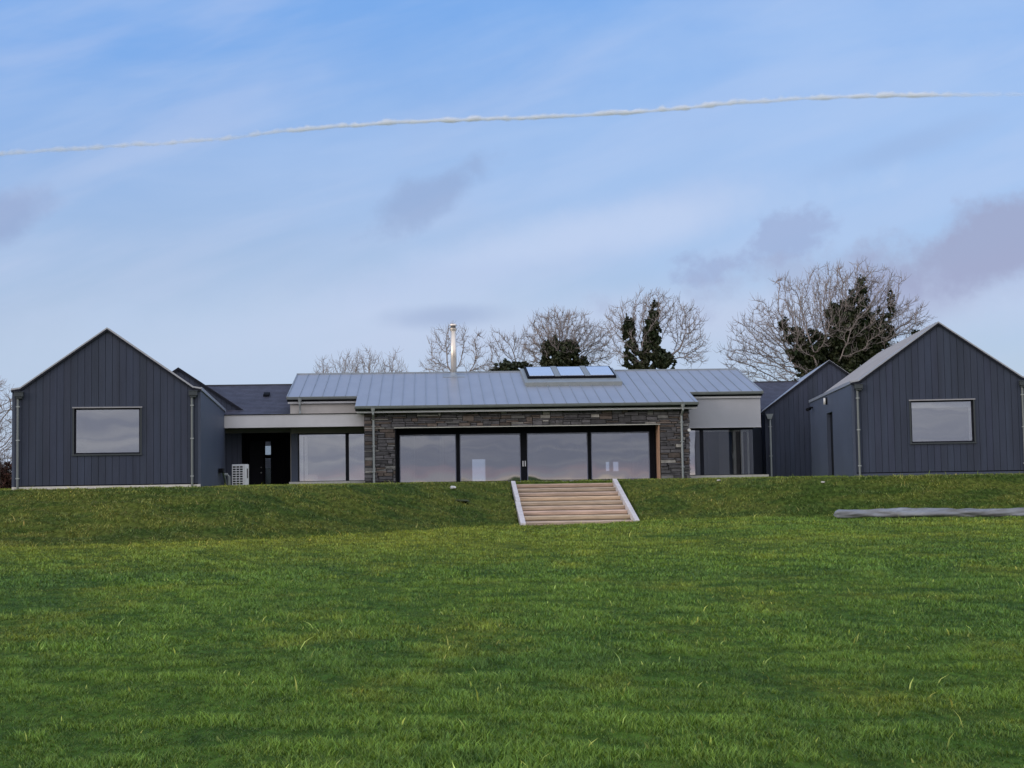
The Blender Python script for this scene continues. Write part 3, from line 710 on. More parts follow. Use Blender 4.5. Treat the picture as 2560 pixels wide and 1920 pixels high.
for a_, b_ in ((9.78, 9.90), (10.12, 10.24), (10.42, 10.50)): MB().box(a_, b_, 2.12, 2.16, .17, 2.09).build('blind_guide', innerw, bw)
f = MB(); f.box(9.6, 10.55, 4.42, 4.5, .0, 2.6); f.build('inner_panel', inner, H)
MB().box(7.41, 11.15, 1.2, 1.94, -.05, .145).build('window_slab', slab_m, H)
# downpipes on the front
def swan(u, w, z, zb, wb=-.09):
    p = MB(); p.tube([(u, w - .07, z - .10), (u, w - .07, z - .25)], [.10, .055], 12)
    p.tube([(u, w - .07, z - .24), (u, w - .07, z - .34), (u, wb, z - .58), (u, wb, zb)], .048, 12)
    o = p.build('downpipe', pipe_m, H)
    for zz in (.5, 1.6, 2.45):
        if zz > zb: MB().box(u - .075, u + .075, wb - .055, wb + .05, zz, zz + .04).build('bracket', pipe_m, o)
swan(-6.27, -.49, 3.33, 0.0, -.13); swan(7.07, -.49, 3.33, 0.0, -.13); swan(-9.55, 1.63, 3.90, 3.08, 1.70)
MB().tube([(7.395, -.06, 2.12), (7.395, -.12, 2.12)], .07, 12).build('wall_light', lamp_m, H)
# rooflight with three panes
K = lambda w, h=0.: RZ(w) + h
rl = MB(); rl.prism([(.52, 3.35, K(3.35, .002)), (4.98, 3.35, K(3.35, .002)), (4.98, 6.80, K(6.80, .002)), (.52, 6.80, K(6.80, .002))], (0, 0, .17))
rlo = rl.build('rooflight', gut, H)
f = MB(); f.prism([(.70, 4.2, K(4.2, .175)), (4.82, 4.2, K(4.2, .175)), (4.82, 6.75, K(6.75, .175)), (.70, 6.75, K(6.75, .175))], (0, 0, .10)); f.build('rooflight_frame', dark, rlo)
for a, bb in ((.80, 1.95), (2.25, 3.35), (3.65, 4.74)):
    p = MB(); p.prism([(a, 4.38, K(4.38, .278)), (bb, 4.38, K(4.38, .278)), (bb, 6.55, K(6.55, .278)), (a, 6.55, K(6.55, .278))], (0, 0, .012)); p.build('pane', mat('rooflight_glass', (.74, .77, .80), .22, .7, var=.02), rlo)
for a, bb in ((1.97, 2.23), (3.37, 3.63)):
    p = MB(); p.prism([(a, 4.25, K(4.25, .277)), (bb, 4.25, K(4.25, .277)), (bb, 6.7, K(6.7, .277)), (a, 6.7, K(6.7, .277))], (0, 0, .02)); p.build('glazing_bar', gut, rlo)
# flue
zf = RZ(6.26)
fl = MB().tube([(-2.67, 6.26, zf - .05), (-2.67, 6.26, 7.30)], .14, 24).build('flue', steel, H, smooth=False)
fl.data.polygons.foreach_set('use_smooth', [len(p.vertices) == 4 for p in fl.data.polygons])
c = MB(); c.tube([(-2.67, 6.26, 7.18), (-2.67, 6.26, 7.30), (-2.67, 6.26, 7.32)], [.14, .17, .17], 24); c.build('flue_collar', steel, fl)
c = MB(); c.tube([(-2.67, 6.26, 7.32), (-2.67, 6.26, 7.45)], .12, 24); c.build('flue_neck', soff, fl)
c = MB(); c.tube([(-2.67, 6.26, 7.45), (-2.67, 6.26, 7.52)], [.19, .17], 24); c.build('flue_cap', steel, fl)
c = MB(); c.tube([(-2.67, 6.26, zf - .04), (-2.67, 6.26, zf + .13)], [.24, .135], 20); c.prism([(-3.2, 5.72, RZ(5.72) + .003), (-2.15, 5.72, RZ(5.72) + .003), (-2.15, 6.6, RZ(6.6) + .003), (-3.2, 6.6, RZ(6.6) + .003)], (0, 0, .02)); c.build('flue_flashing', zincd, fl)
# porch back wall with door; wall colour blackened to paint in canopy shade
KINKS = []
for a_, b_ in ((-13.3, -12.25), (-10.9, -9.96)):
    pb = MB(); boards(pb, a_, b_, lambda u: 2.5, [], w=5.0, z0=-.05); pb.build('porch_wall', dark, H)
MB().box(-13.3, -9.96, 5.001, 5.15, 2.12, 2.5).build('porch_lintel', cladback, H)
pw = MB(); pw.box(-12.24, -12.16, 4.97, 5.1, -.05, 2.12); pw.box(-11.52, -11.44, 4.97, 5.1, -.05, 2.12); pw.box(-11.18, -11.10, 4.97, 5.1, -.05, 2.12); pw.box(-11.43, -11.19, 4.97, 5.1, 1.24, 1.42); pw.box(-12.15, -11.20, 4.97, 5.1, 2.03, 2.12)
pwo = pw.build('porch_screen', dark, H)
MB().box(-11.09, -10.9, 5.0, 5.1, -.05, 2.12).build('porch_wall', cladback, H)
MB().box(-11.43, -11.19, 5.02, 5.03, -.05, 1.24).build('pane', glassc, pwo); MB().box(-11.43, -11.19, 5.02, 5.03, 1.42, 2.03).build('pane', glassc, pwo)
do = MB().box(-12.15, -11.53, 5.0, 5.06, -.05, 2.02).build('front_door', frame_m, H)
MB().tube([(-11.62, 4.99, .60), (-11.62, 4.93, .60)], .035, 10).build('door_knob', pipe_m, do); MB().tube([(-11.62, 4.99, .84), (-11.62, 4.95, .84)], .03, 10).build('door_lock', pipe_m, do)
MB().box(-13.3, -9.96, .8, 5.0, -.12, .0).build('porch_floor', slab_m, H)
tag(H, 'long stone fronted house with grey metal roof, rooflight and steel flue', 'house')

# ------------------------------------------------------------ linking wings and rear gables
def slate_roof(name, parent, u0, u1, w0, z0, w1, z1, course=.20):
    mb = MB(); n = int(math.hypot(w1 - w0, z1 - z0) / course); r = random.Random(5)
    for i in range(n):
        t0, t1 = i / n, (i + 1.15) / n; t1 = min(t1, 1.0)
        u = u0 - (i % 2) * .125
        while u < u1:
            a, b = max(u + .003, u0), min(u + .247, u1)
            if b > a:
                k = 1 + r.uniform(-.16, .16); c = (k, k, k * 1.03); l0 = z0 + (z1 - z0) * t0; l1 = z0 + (z1 - z0) * t1
                mb.prism([(a, w0 + (w1 - w0) * t0, l0 + .022), (b, w0 + (w1 - w0) * t0, l0 + .022), (b, w0 + (w1 - w0) * t1, l1 + .004), (a, w0 + (w1 - w0) * t1, l1 + .004)], (0, 0, -.012), c)
            u += .25
    o = mb.build(name, slate, parent)
    return o
T = empty('slate_roofed_wing', (CF[0], CF[1], 0), CF[2])
rr = slate_roof('roof', T, -15.6, -9.99, 1.98, 3.14, 6.2, 4.72)
MB().box(-15.6, -9.99, 6.12, 6.34, 4.70, 4.76).build('ridge_tiles', mat('ridge_tile', (.04, .042, .05), .6), rr)
m = MB(); m.prism([(-15.6, 6.3, 4.69), (-10.01, 6.3, 4.69), (-10.01, 10.4, 3.15), (-15.6, 10.4, 3.15)], (0, 0, -.05)); m.prism([(-15.6, 1.95, 3.09), (-10.01, 1.95, 3.09), (-10.01, 6.2, 4.66), (-15.6, 6.2, 4.66)], (0, 0, -.05)); m.build('roof_deck', slate, T)
for a_, b_ in ((-15.5, -12.06), (-11.70, -10.05)): MB().box(a_, b_, 10.0, 10.2, -.1, 2.95).build('wall', render_dk, T)
MB().box(-12.059, -11.701, 10.0, 10.2, 1.96, 2.95).build('wall', render_dk, T); MB().box(-12.059, -11.701, 10.0, 10.2, -.1, 1.32).build('wall', render_dk, T)
MB().box(-15.5, -15.3, 5.2, 9.99, -.1, 2.95).build('wall', render_dk, T)
m = MB(); m.prism([(-11.45, 4.4, 4.07), (-11.17, 4.4, 4.07), (-11.17, 4.75, 4.20), (-11.45, 4.75, 4.20)], (0, 0, .10)); m.build('roof_vent', dark, T)
tag(T, 'low wing with dark slate roof and small black vent behind the porch', 'building', 'slate roofed linking wings')

T = empty('slate_roofed_wing', (13.6, 72.0, 0), rad(-5.0))
rr = slate_roof('roof', T, -3.2, 2.4, 0.3, 3.30, 4.3, 4.92)
MB().box(-3.2, 2.4, 4.22, 4.44, 4.90, 4.96).build('ridge_tiles', MATS['ridge_tile'], rr)
m = MB(); m.prism([(-3.2, 4.4, 4.89), (2.4, 4.4, 4.89), (2.4, 8.4, 3.3), (-3.2, 8.4, 3.3)], (0, 0, -.05)); m.prism([(-3.2, .27, 3.25), (2.4, .27, 3.25), (2.4, 4.3, 4.88), (-3.2, 4.3, 4.88)], (0, 0, -.05)); m.build('roof_deck', slate, T)
m = MB(); m.box(-3.1, -.9, .5, 8.2, -.1, 3.1); m.build('wall', render_dk, T)
m = MB(); m.tube([(-2.05, 2.2, 4.05), (-2.05, 2.2, 4.55), (-2.05, 2.2, 4.95)], [.22, .15, .04], 10); m.build('roof_vent', dark, T)
tag(T, 'low wing with dark slate roof and pointed black vent right of the stone house', 'building', 'slate roofed linking wings')

def rear_barn(name, loc, rz, half, depth, ze, za, label, zinc_on, pipe_on):
    global KINKS
    T = empty(name, loc, rz); KINKS = [half]
    top = lambda u: ze + (za - ze) * (1 - abs(u - half) / half) - .05
    mb = MB(); boards(mb, .02, 2 * half, top, [], z0=.0, pitch=.23); mb.build('front_wall', clad, T)
    m = MB(); m.prism([(0, .002, -.1), (2 * half, .002, -.1), (2 * half, .002, ze - .06), (half, .002, za - .06), (0, .002, ze - .06)], (0, .15, 0)); m.build('wall_backing', cladback, T)
    m = MB(); m.box(0, .15, .153, depth, -.1, ze - .08); m.build('side_wall', render_dk, T); m = MB(); m.box(2 * half - .15, 2 * half, .153, depth, -.1, ze - .08); m.build('side_wall', render_dk, T)
    m = MB(); m.prism([(0.16, depth - .2, -.1), (2 * half - .16, depth - .2, -.1), (2 * half - .16, depth - .2, ze - .1), (half, depth - .2, za - .1), (0.16, depth - .2, ze - .1)], (0, .15, 0)); m.build('back_wall', render_dk, T)
    sl = (za - ze) / half
    r = MB()
    for a, c in (((-.12, ze - .12 * sl), (half, za)), ((half, za), (2 * half + .12, ze - .12 * sl))):
        r.prism([(a[0], -.1, a[1] + .03), (c[0], -.1, c[1] + .03), (c[0], depth, c[1] + .03), (a[0], depth, a[1] + .03)], (0, 0, -.05))
    rf = r.build('roof', zinc if zinc_on else slate, T)
    v = MB()
    for a, c in (((-.12, ze - .12 * sl), (half, za)), ((half, za), (2 * half + .12, ze - .12 * sl))):
        v.prism([(a[0], -.112, a[1] + .01), (c[0], -.112, c[1] + .01), (c[0], -.112, c[1] - .10), (a[0], -.112, a[1] - .10)], (0, .05, 0))
    v.build('verge', frame_m, rf)
    if pipe_on:
        m = MB(); m.prism([(.06, -.22, 3.02), (.40, -.22, 3.02), (.32, -.22, 2.78), (.14, -.22, 2.78)], (0, .18, 0)); m.build('hopper', gut, T)
        m = MB(); m.tube([(.25, -.12, .0), (.25, -.12, 2.78)], .045, 12); pp = m.build('downpipe', pipe_m, T)
        for z in (1.0, 2.4): MB().box(.17, .33, -.17, -.03, z, z + .04).build('bracket', pipe_m, pp)
    tag(T, label, 'building', 'smaller gabled buildings at the rear')
    return T
rear_barn('gabled_building', (-17.5, 65.0, 0), rad(10), 2.75, 9, 3.42, 5.27, 'small dark gable peeping over the right roof slope of the left building', False, False)
rear_barn('gabled_building', (12.02, 70.6, 0), rad(-5.0), 3.12, 17, 3.22, 5.52, 'rear charcoal gable with pale downpipe between stone house and right building', True, True)

# ------------------------------------------------------------ timber steps
T = empty('garden_steps', (CF[0], CF[1], 0), CF[2])
n = 9; r3 = random.Random(4)
for i in range(n):
    zt = -.10 - i * .1625; wf = -6.2 - i * .655 - .0
    if i == n - 1: zt = -1.415
    mb = MB(); k = 1 + r3.uniform(-.18, .14); c = (k, k * r3.uniform(.94, 1.06), k * r3.uniform(.9, 1.08))
    us = np.linspace(-.56, 3.26, 14); rr_ = .03
    pts = []
    for u in us:
        o = r3.uniform(-.008, .008)
        pts.append([(u, wf + .03 + o, zt - .17), (u, wf + .01 + o, zt - .150), (u, wf - .012 + o, zt - .12), (u, wf - .016 + o, zt - .04), (u, wf + .02 + o, zt - .006), (u, wf + .05 + o, zt + r3.uniform(-.004, .004)), (u, wf + .64, zt), (u, wf + .64, zt - .17)])
    m7 = len(pts[0]); vs = [p for row in pts for p in row]; fs = []
    for a in range(len(us) - 1):
        for b_ in range(m7): fs.append((a * m7 + b_, (a + 1) * m7 + b_, (a + 1) * m7 + (b_ + 1) % m7, a * m7 + (b_ + 1) % m7))
    fs += [tuple(range(m7)), tuple(range(len(vs) - 1, len(vs) - 1 - m7, -1))]
    mb.poly(vs, fs, c); mb.build('step', wood, T)
sl_ = .2414
def stringer(a, b, w0, w1, up, jog=0):
    m = MB(); z = lambda w: -.1 - (-6.2 - w) * sl_ + up
    m.prism([(a, w0, z(w0)), (b, w0, z(w0)), (b + jog, w1, z(w1)), (a + jog, w1, z(w1))], (0, 0, -.26)); return m.build('stringer', pale_w, T, bevel=.012)
stringer(-.73, -.565, -6.0, -9.05, .09); stringer(-.76, -.575, -9.06, -12.05, .07)
stringer(3.265, 3.435, -5.95, -12.0, .10)
tag(T, 'wide pinkish timber garden steps with pale side boards up the grass bank', 'steps')

# ------------------------------------------------------------ rolled tarpaulin
path = []
r4 = np.random.RandomState(9); n = 150; k = 28
P0 = np.array([10.25, 47.7]); P1 = np.array([18.4, 45.0])
ph = r4.uniform(0, 6.28, 12); vs = []
for i in range(n):
    t = i / (n - 1); s_ = t * 8.6; p = P0 + (P1 - P0) * t
    d = (P1 - P0) / np.linalg.norm(P1 - P0); nn = np.array([-d[1], d[0]])
    p = p + nn * (.08 * math.sin(s_ * 1.1 + ph[0]) + .04 * math.sin(s_ * 2.7 + ph[1]))
    rad_ = .130 + .012 * math.sin(s_ * 1.7 + ph[2]) + .010 * math.sin(s_ * 3.3 + 2 * math.sin(s_ * .7)) + .006 * math.sin(s_ * 9 + ph[4])
    en = min(1, math.sqrt(max(0, t * 8.6 / .14))); rad_ *= max(.05, en)
    zg = float(height(np.array(p[0]), np.array(p[1])))
    for j in range(k):
        a = 2 * math.pi * j / k
        fold = 1 + .10 * math.sin(a * 3 + s_ * 1.1 + ph[5]) + .26 * abs(math.sin(a * 2 - s_ * 1.5 + ph[6] + .6 * math.sin(s_ * 2.3))) + .07 * math.sin(a * 7 + s_ * 3 + 2 * math.sin(s_ * 1.3) + ph[7])
        q = math.cos(a) * rad_ * 1.35 * fold; zz = max(math.sin(a) * rad_ * fold, -rad_ * .8)
        vs.append((p[0] + nn[0] * q, p[1] + nn[1] * q, zg + .02 + .145 * .8 + zz))
m = MB(); m.poly(vs, [(i * k + j, i * k + (j + 1) % k, (i + 1) * k + (j + 1) % k, (i + 1) * k + j) for i in range(n - 1) for j in range(k)] + [tuple(range(k)), tuple(range((n - 1) * k, n * k))])
o = m.build('tarpaulin', tarp_m, smooth=True); tag(o, 'long rolled grey tarpaulin lying on the lawn at foot of the bank', 'tarpaulin')

# small things on the bank
def crumple(name, loc, sx, sy, sz, m, seed, label, cat, group=None):
    bm = bmesh.new(); bmesh.ops.create_icosphere(bm, subdivisions=2, radius=1); r = random.Random(seed)
    for v in bm.verts: v.co *= r.uniform(.72, 1.2); v.co = Vector((v.co.x * sx, v.co.y * sy, v.co.z * sz))
    me = bpy.data.meshes.new(name); bm.to_mesh(me); bm.free(); me.materials.append(m)
    o = bpy.data.objects.new(name, me); COL.objects.link(o); o.location = loc; tag(o, label, cat, group)
def gz_(x, y): return float(height(np.array(float(x)), np.array(float(y))))
crumple('paper_scrap', (-2.27, 55.2, gz_(-2.27, 55.2) + .07), .12, .08, .06, paper, 1, 'small white scrap on the grass bank left of the timber steps', 'litter')
crumple('hollow_shadow', (-2.0, 54.0, gz_(-2.0, 54.0) + .01), .42, .3, .05, hollow_shade_m, 2, 'small dark patch painting a shaded grass hollow on bank below the white scrap', 'painted shade')  # flat dark lump paints in the shadow of a hollow in the grass
crumple('stone', (10.59, 50.8, gz_(10.59, 50.8) + .04), .07, .05, .03, slab_m, 3, 'pale stone on bank above left end of the grey tarpaulin', 'stone')
crumple('stone', (7.56, 54.7, gz_(7.56, 54.7) + .04), .08, .05, .03, slab_m, 4, 'pale stone near top of bank below the right window bay', 'stone')

# ------------------------------------------------------------ trees
def colonize(base, trunk, attr, step, di, dk, rr, iters=140):
    nodes = [np.array(base, float)]; par = [-1]
    for p in trunk:
        p = np.array(p, float)
        while np.linalg.norm(p - nodes[-1]) > step:
            d = p - nodes[-1]; nodes.append(nodes[-1] + d / np.linalg.norm(d) * step); par.append(len(nodes) - 2)
    A_ = attr.copy(); P_ = np.array(nodes)
    D = np.linalg.norm(A_[:, None] - P_[None], axis=2); near = D.argmin(1); dist = D.min(1)
    for it in range(iters):
        if len(A_) == 0: break
        sel = dist < di
        if not sel.any(): break
        dirs = (A_[sel] - P_[near[sel]]); dirs /= np.linalg.norm(dirs, axis=1)[:, None] + 1e-9
        acc = {}
        for nidx, d in zip(near[sel], dirs): acc[nidx] = acc.get(nidx, 0) + d
        new = []
        for nidx, d in acc.items():
            l = np.linalg.norm(d)
            if l < .05: continue
            d = d / l + rr.normal(0, .18, 3); d[2] += .10; d /= np.linalg.norm(d)
            new.append(P_[nidx] + d * step); par.append(int(nidx))
        if not new: break
        new = np.array(new); s0 = len(P_); P_ = np.concatenate([P_, new])
        Dn = np.linalg.norm(A_[:, None] - new[None], axis=2); mn = Dn.min(1); ai = Dn.argmin(1)
        up_ = mn < dist; near = np.where(up_, ai + s0, near); dist = np.where(up_, mn, dist)
        kp = dist > dk; A_, near, dist = A_[kp], near[kp], dist[kp]
        if len(P_) > 14000: break
    return P_, np.array(par)
def seg_mesh(a, b, ra, rb, k):
    """vectorised tapered prisms; a,b (n,3)"""
    d = b - a; d /= np.linalg.norm(d, axis=1)[:, None] + 1e-9
    t = np.where(np.abs(d[:, 2:3]) < .9, np.array([[0, 0, 1.]]), np.array([[1., 0, 0]]))
    u = np.cross(d, t); u /= np.linalg.norm(u, axis=1)[:, None]; w = np.cross(d, u)
    an = np.arange(k) * 2 * np.pi / k
    ring = u[:, None] * np.cos(an)[None, :, None] + w[:, None] * np.sin(an)[None, :, None]
    v = np.concatenate([a[:, None] + ring * ra[:, None, None], b[:, None] + ring * rb[:, None, None]], 1).reshape(-1, 3)
    base = (np.arange(len(a)) * 2 * k)[:, None, None]
    j = np.arange(k); f = np.stack([j, (j + 1) % k, (j + 1) % k + k, j + k], -1)[None]
    return v, (base + f).reshape(-1, 4)
def quad_obj(name, V_, Q_, m, parent, col=None):
    me = bpy.data.meshes.new(name); me.vertices.add(len(V_)); me.vertices.foreach_set('co', V_.astype(np.float32).ravel())
    me.loops.add(Q_.size); me.loops.foreach_set('vertex_index', Q_.ravel().astype(np.int32))
    me.polygons.add(len(Q_)); me.polygons.foreach_set('loop_start', np.arange(0, Q_.size, 4, dtype=np.int32)); me.polygons.foreach_set('loop_total', np.full(len(Q_), 4, dtype=np.int32))
    me.update(calc_edges=True)
    if col is not None:
        a = me.color_attributes.new('Col', 'FLOAT_COLOR', 'POINT'); a.data.foreach_set('color', col.astype(np.float32).ravel())
    me.materials.append(m); o = bpy.data.objects.new(name, me); COL.objects.link(o)
    if parent: o.parent = parent
    return o
def merge(parts):
    V_, Q_, o = [], [], 0
    for v, q_ in parts: V_.append(v); Q_.append(q_ + o); o += len(v)
    return np.concatenate(V_), np.concatenate(Q_)
def leaves(ell, n, size, rr, tone=1.):
    """leaf quads scattered through ellipsoids (cx,cy,cz,rx,ry,rz,weight)"""
    w = np.array([e[3] * e[4] * e[5] * e[6] for e in ell]); w /= w.sum()
    pick = rr.choice(len(ell), n, p=w); E = np.array(ell)[pick]
    d = rr.normal(size=(n, 3)); d /= np.linalg.norm(d, axis=1)[:, None]
    lump = 1 + .22 * np.sin(d[:, 0] * 7 + E[:, 0] * 3) * np.sin(d[:, 2] * 6 + E[:, 2] * 5) + .15 * np.sin(d[:, 0] * 13 + d[:, 2] * 17)
    r = rr.rand(n) ** .42 * lump
    p = E[:, :3] + d * E[:, 3:6] * r[:, None]
    keep = np.sin(p[:, 0] * 5.1 + 1.7 * np.sin(p[:, 2] * 3.3)) * np.sin(p[:, 2] * 4.7 + 1.3 * np.sin(p[:, 0] * 4.1)) > -.60
    p = p[keep]; n = len(p)
    a = rr.normal(size=(n, 3)); a /= np.linalg.norm(a, axis=1)[:, None]; b = np.cross(a, rr.normal(size=(n, 3))); b /= np.linalg.norm(b, axis=1)[:, None]
    s = size * (.6 + .8 * rr.rand(n))[:, None]
    V_ = np.stack([p - a * s, p - b * s * .7, p + a * s, p + b * s * .7], 1).reshape(-1, 3); Q_ = np.arange(n * 4).reshape(-1, 4)
    k = (.55 + .9 * rr.rand(n)) * tone; c = np.stack([k * (1 + .3 * rr.rand(n)), k, k * .9, np.ones(n)], -1)
    return V_, Q_, np.repeat(c, 4, 0)
def tree(name, base, trunk, crown, na, step, label, cat, seed, ivy=None, ivy_n=0, m=bark, group='bare winter trees behind the house', tipr=.0125, di=2.2, dk=.36, tw=3, twl=.55, leaf=.10):
    rr = np.random.RandomState(seed)
    w = np.array([e[3] * e[4] * e[5] for e in crown]); w = w ** .8; w /= w.sum()
    pick = rr.choice(len(crown), na, p=w); E = np.array(crown)[pick][:, :6]
    d = rr.normal(size=(na, 3)); d /= np.linalg.norm(d, axis=1)[:, None]; r = rr.rand(na) ** .52 * (1 + .16 * np.sin(d[:, 0] * 9 + seed) * np.sin(d[:, 2] * 8 + seed * 2) + .10 * np.sin(d[:, 0] * 19 + 1))
    attr = E[:, :3] + d * E[:, 3:6] * r[:, None]
    P_, par = colonize(base, trunk, attr, step, di, dk, rr)
    n = len(P_); ch = np.zeros(n)
    acc = np.zeros(n); kids = np.bincount(par[1:], minlength=n)
    for i in range(n - 1, 0, -1):
        if acc[i] == 0: acc[i] = tipr ** 2.3
        acc[par[i]] += acc[i]
    R = acc ** (1 / 2.3)
    i = np.arange(1, n); a, b = P_[par[i]], P_[i]; ra = np.minimum(R[par[i]], R[i] * 1.35); rb = R[i]
    thick = rb > .05
    T = empty(name, tuple(base), 0)
    parts_t = [seg_mesh(a[thick], b[thick], ra[thick], rb[thick], 7)] if thick.any() else []
    parts_b = [seg_mesh(a[~thick], b[~thick], ra[~thick], rb[~thick], 3)]
    # twigs from thin nodes, bending upwards
    thin = np.where(R < tipr * 2.6)[0]; thin = thin[thin > 0]
    src = np.repeat(thin, tw); nn = len(src); d0 = P_[src] - P_[par[src]]; d0 /= np.linalg.norm(d0, axis=1)[:, None]
    d1 = d0 + rr.normal(0, .55, (nn, 3)); d1 /= np.linalg.norm(d1, axis=1)[:, None]
    L1 = twl * (.35 + .65 * rr.rand(nn))[:, None]; p1 = P_[src] + d1 * L1 * .55
    d2 = d1 + np.array([0, 0, .8]) + rr.normal(0, .2, (nn, 3)); d2 /= np.linalg.norm(d2, axis=1)[:, None]; p2 = p1 + d2 * L1 * .6
    t1 = np.full(nn, tipr * .85); parts_b.append(seg_mesh(P_[src], p1, t1, t1 * .8, 3)); parts_b.append(seg_mesh(p1, p2, t1 * .8, t1 * .45, 3))
    off = np.array(base)
    if parts_t: V_, Q_ = merge(parts_t); quad_obj('trunk', V_ - off, Q_, m, T)
    V_, Q_ = merge(parts_b); quad_obj('branches', V_ - off, Q_, m, T)
    if ivy:
        V_, Q_, c = leaves(ivy, ivy_n, leaf, rr); quad_obj('ivy', V_ - off, Q_, ivy_m, T, c)
    tag(T, label, cat, group)
    return T
tree('bare_tree', (-29.5, 80, 0), [(-29.4, 80, 2)], [(-28.6, 80, 4.2, 2.6, 2.2, 2.2, 1), (-28.0, 80, 1.9, 1.8, 2, 1.6, 1)], 800, .20, 'bare tree at far left edge behind the left building', 'tree', 11, tipr=.012, di=2.0, tw=3)
for i, (x, z, w_) in enumerate(((-14.1, 9.2, .95), (-12.4, 9.7, 1.15), (-10.7, 10.0, 1.35), (-8.9, 9.6, 1.15))):
    lb = ('sparse twiggy treetop above left end of the metal roof', 'feathery treetop over left part of the metal roof, second from the left',
          'tallest of the faint treetops left of the flue', 'small bare treetop just left of the flue tree')[i]
    tree('bare_tree', (x, 110, 0), [(x, 110, 5.2)], [(x, 110, z - 1.7, w_, .9, 1.9, 1)], 520, .16, lb, 'tree', 30 + i, tipr=.0125, di=1.6, dk=.35, tw=2, twl=.7, m=bark)
tree('bare_tree', (-3.5, 95, 0), [(-3.5, 95, 5.6)], [(-4.7, 95, 8.9, 1.0, 1, 1.0, 1), (-3.7, 95, 9.3, 1.0, 1, 1.2, 1), (-2.5, 95, 8.9, 1.0, 1, .9, 1), (-4.8, 95, 7.4, 1.1, 1.2, .8, 1), (-2.3, 95, 7.5, 1.1, 1.2, .8, 1)], 700, .20, 'bare dark limbed tree directly behind the steel flue', 'tree', 41, tipr=.013, m=bark, dk=.4, tw=3)
tree('bare_tree', (.2, 98, 0), [(.1, 98, 5.5)], [(-.9, 98, 9.0, .9, 1, 1.2, 1), (.4, 98, 8.8, 1.1, 1, 1.2, 1), (-1.3, 98, 7.6, .7, 1, .8, 1), (1.1, 98, 7.6, .8, 1, .8, 1)], 600, .20, 'small bare tree with brown ivy clump right of the flue', 'tree', 42, ivy=[(-.2, 97.6, 7.3, 1.1, .8, .62, 1), (.4, 97.6, 7.3, .9, .7, .55, 1)], ivy_n=7000, tipr=.0125, tw=3)
tree('bare_tree', (3.3, 95, 0), [(3.3, 95, 6.2)], [(3.2, 95, 9.6, 2.4, 1.8, 1.5, 1), (1.8, 95, 8.6, 1.2, 1.4, 1.4, 1), (5.2, 95, 8.6, 1.5, 1.4, 1.5, 1), (3.3, 95, 8.4, 2.0, 1.6, 1.3, 1)], 2700, .19, 'round bare tree with blocky dark ivy base behind the rooflight', 'tree', 43,
     ivy=[(3.1, 94.6, 7.9, 1.15, .9, 1.15, 2), (2.5, 94.6, 8.5, .6, .6, .5, 1), (3.9, 94.6, 8.4, .5, .6, .6, 1), (4.3, 94.7, 7.4, .6, .6, .5, 1), (2.3, 94.7, 7.3, .5, .6, .5, 1)], ivy_n=20000, tipr=.013, tw=4)
tree('bare_tree', (8.9, 92, 0), [(8.9, 92, 6.0)], [(8.9, 92, 10.3, 2.3, 1.6, 1.5, 1), (6.8, 92, 9.6, 1.2, 1.3, 1.3, 1), (10.9, 92, 9.4, 1.2, 1.4, 1.6, 1), (11.3, 92, 8.1, 1.0, 1.3, 1.2, 1), (7.6, 92, 8.1, 1.5, 1.4, 1.2, 1)], 2100, .21, 'bare tree with two tall dark ivy columns right of the rooflight', 'tree', 44,
     ivy=[(7.45, 91.6, 7.8, .42, .5, 1.0, 1), (7.3, 91.6, 9.2, .40, .4, .9, 1), (8.6, 91.6, 7.8, .75, .6, 1.1, 1), (8.75, 91.6, 9.2, .5, .5, 1.0, 1), (8.95, 91.6, 10.3, .28, .3, .75, 1), (9.6, 91.6, 7.2, .5, .5, .6, 1), (8.0, 91.6, 7.0, .9, .5, .45, 1)], ivy_n=19000, tipr=.013, tw=3)
tree('bare_tree', (21.3, 95, 0), [(21.3, 95, 3.6)], [(21.2, 95, 10.2, 5.0, 3.0, 3.1, 1), (17.2, 95, 8.9, 2.8, 2.4, 2.3, 1), (15.2, 95, 7.6, 1.7, 1.8, 1.5, 1), (24.6, 95, 9.6, 2.6, 2.2, 2.2, 1), (22.3, 95, 12.0, 2.6, 2.2, 1.7, 1), (18.4, 95, 6.4, 2.5, 2, 1.2, 1)], 6600, .25, 'largest bare tree with broad ivy covered limbs behind the right buildings', 'tree', 45,
     ivy=[(21.9, 94.4, 8.6, 1.6, 1.1, 2.2, 2), (22.2, 94.4, 10.6, .8, .6, 1.3, 1), (22.5, 94.4, 12.1, .33, .35, .75, 1), (20.9, 94.4, 10.2, .8, .6, 1.0, 1), (23.7, 94.4, 9.2, .8, .6, 1.4, 1), (24.4, 94.4, 11.0, .3, .35, .8, 1), (19.4, 94.4, 7.9, 1.5, .9, 1.3, 2), (18.1, 94.4, 9.0, .7, .6, .6, 1), (17.4, 94.4, 9.8, .35, .4, .5, 1), (20.3, 94.4, 6.4, 2.2, 1.1, 1.2, 1.5), (25.2, 94.5, 7.9, .8, .6, .6, 1), (26.0, 94.5, 8.8, .4, .4, .5, 1)], ivy_n=62000, tipr=.0145, di=2.6, dk=.44, tw=3, twl=.65, leaf=.11)

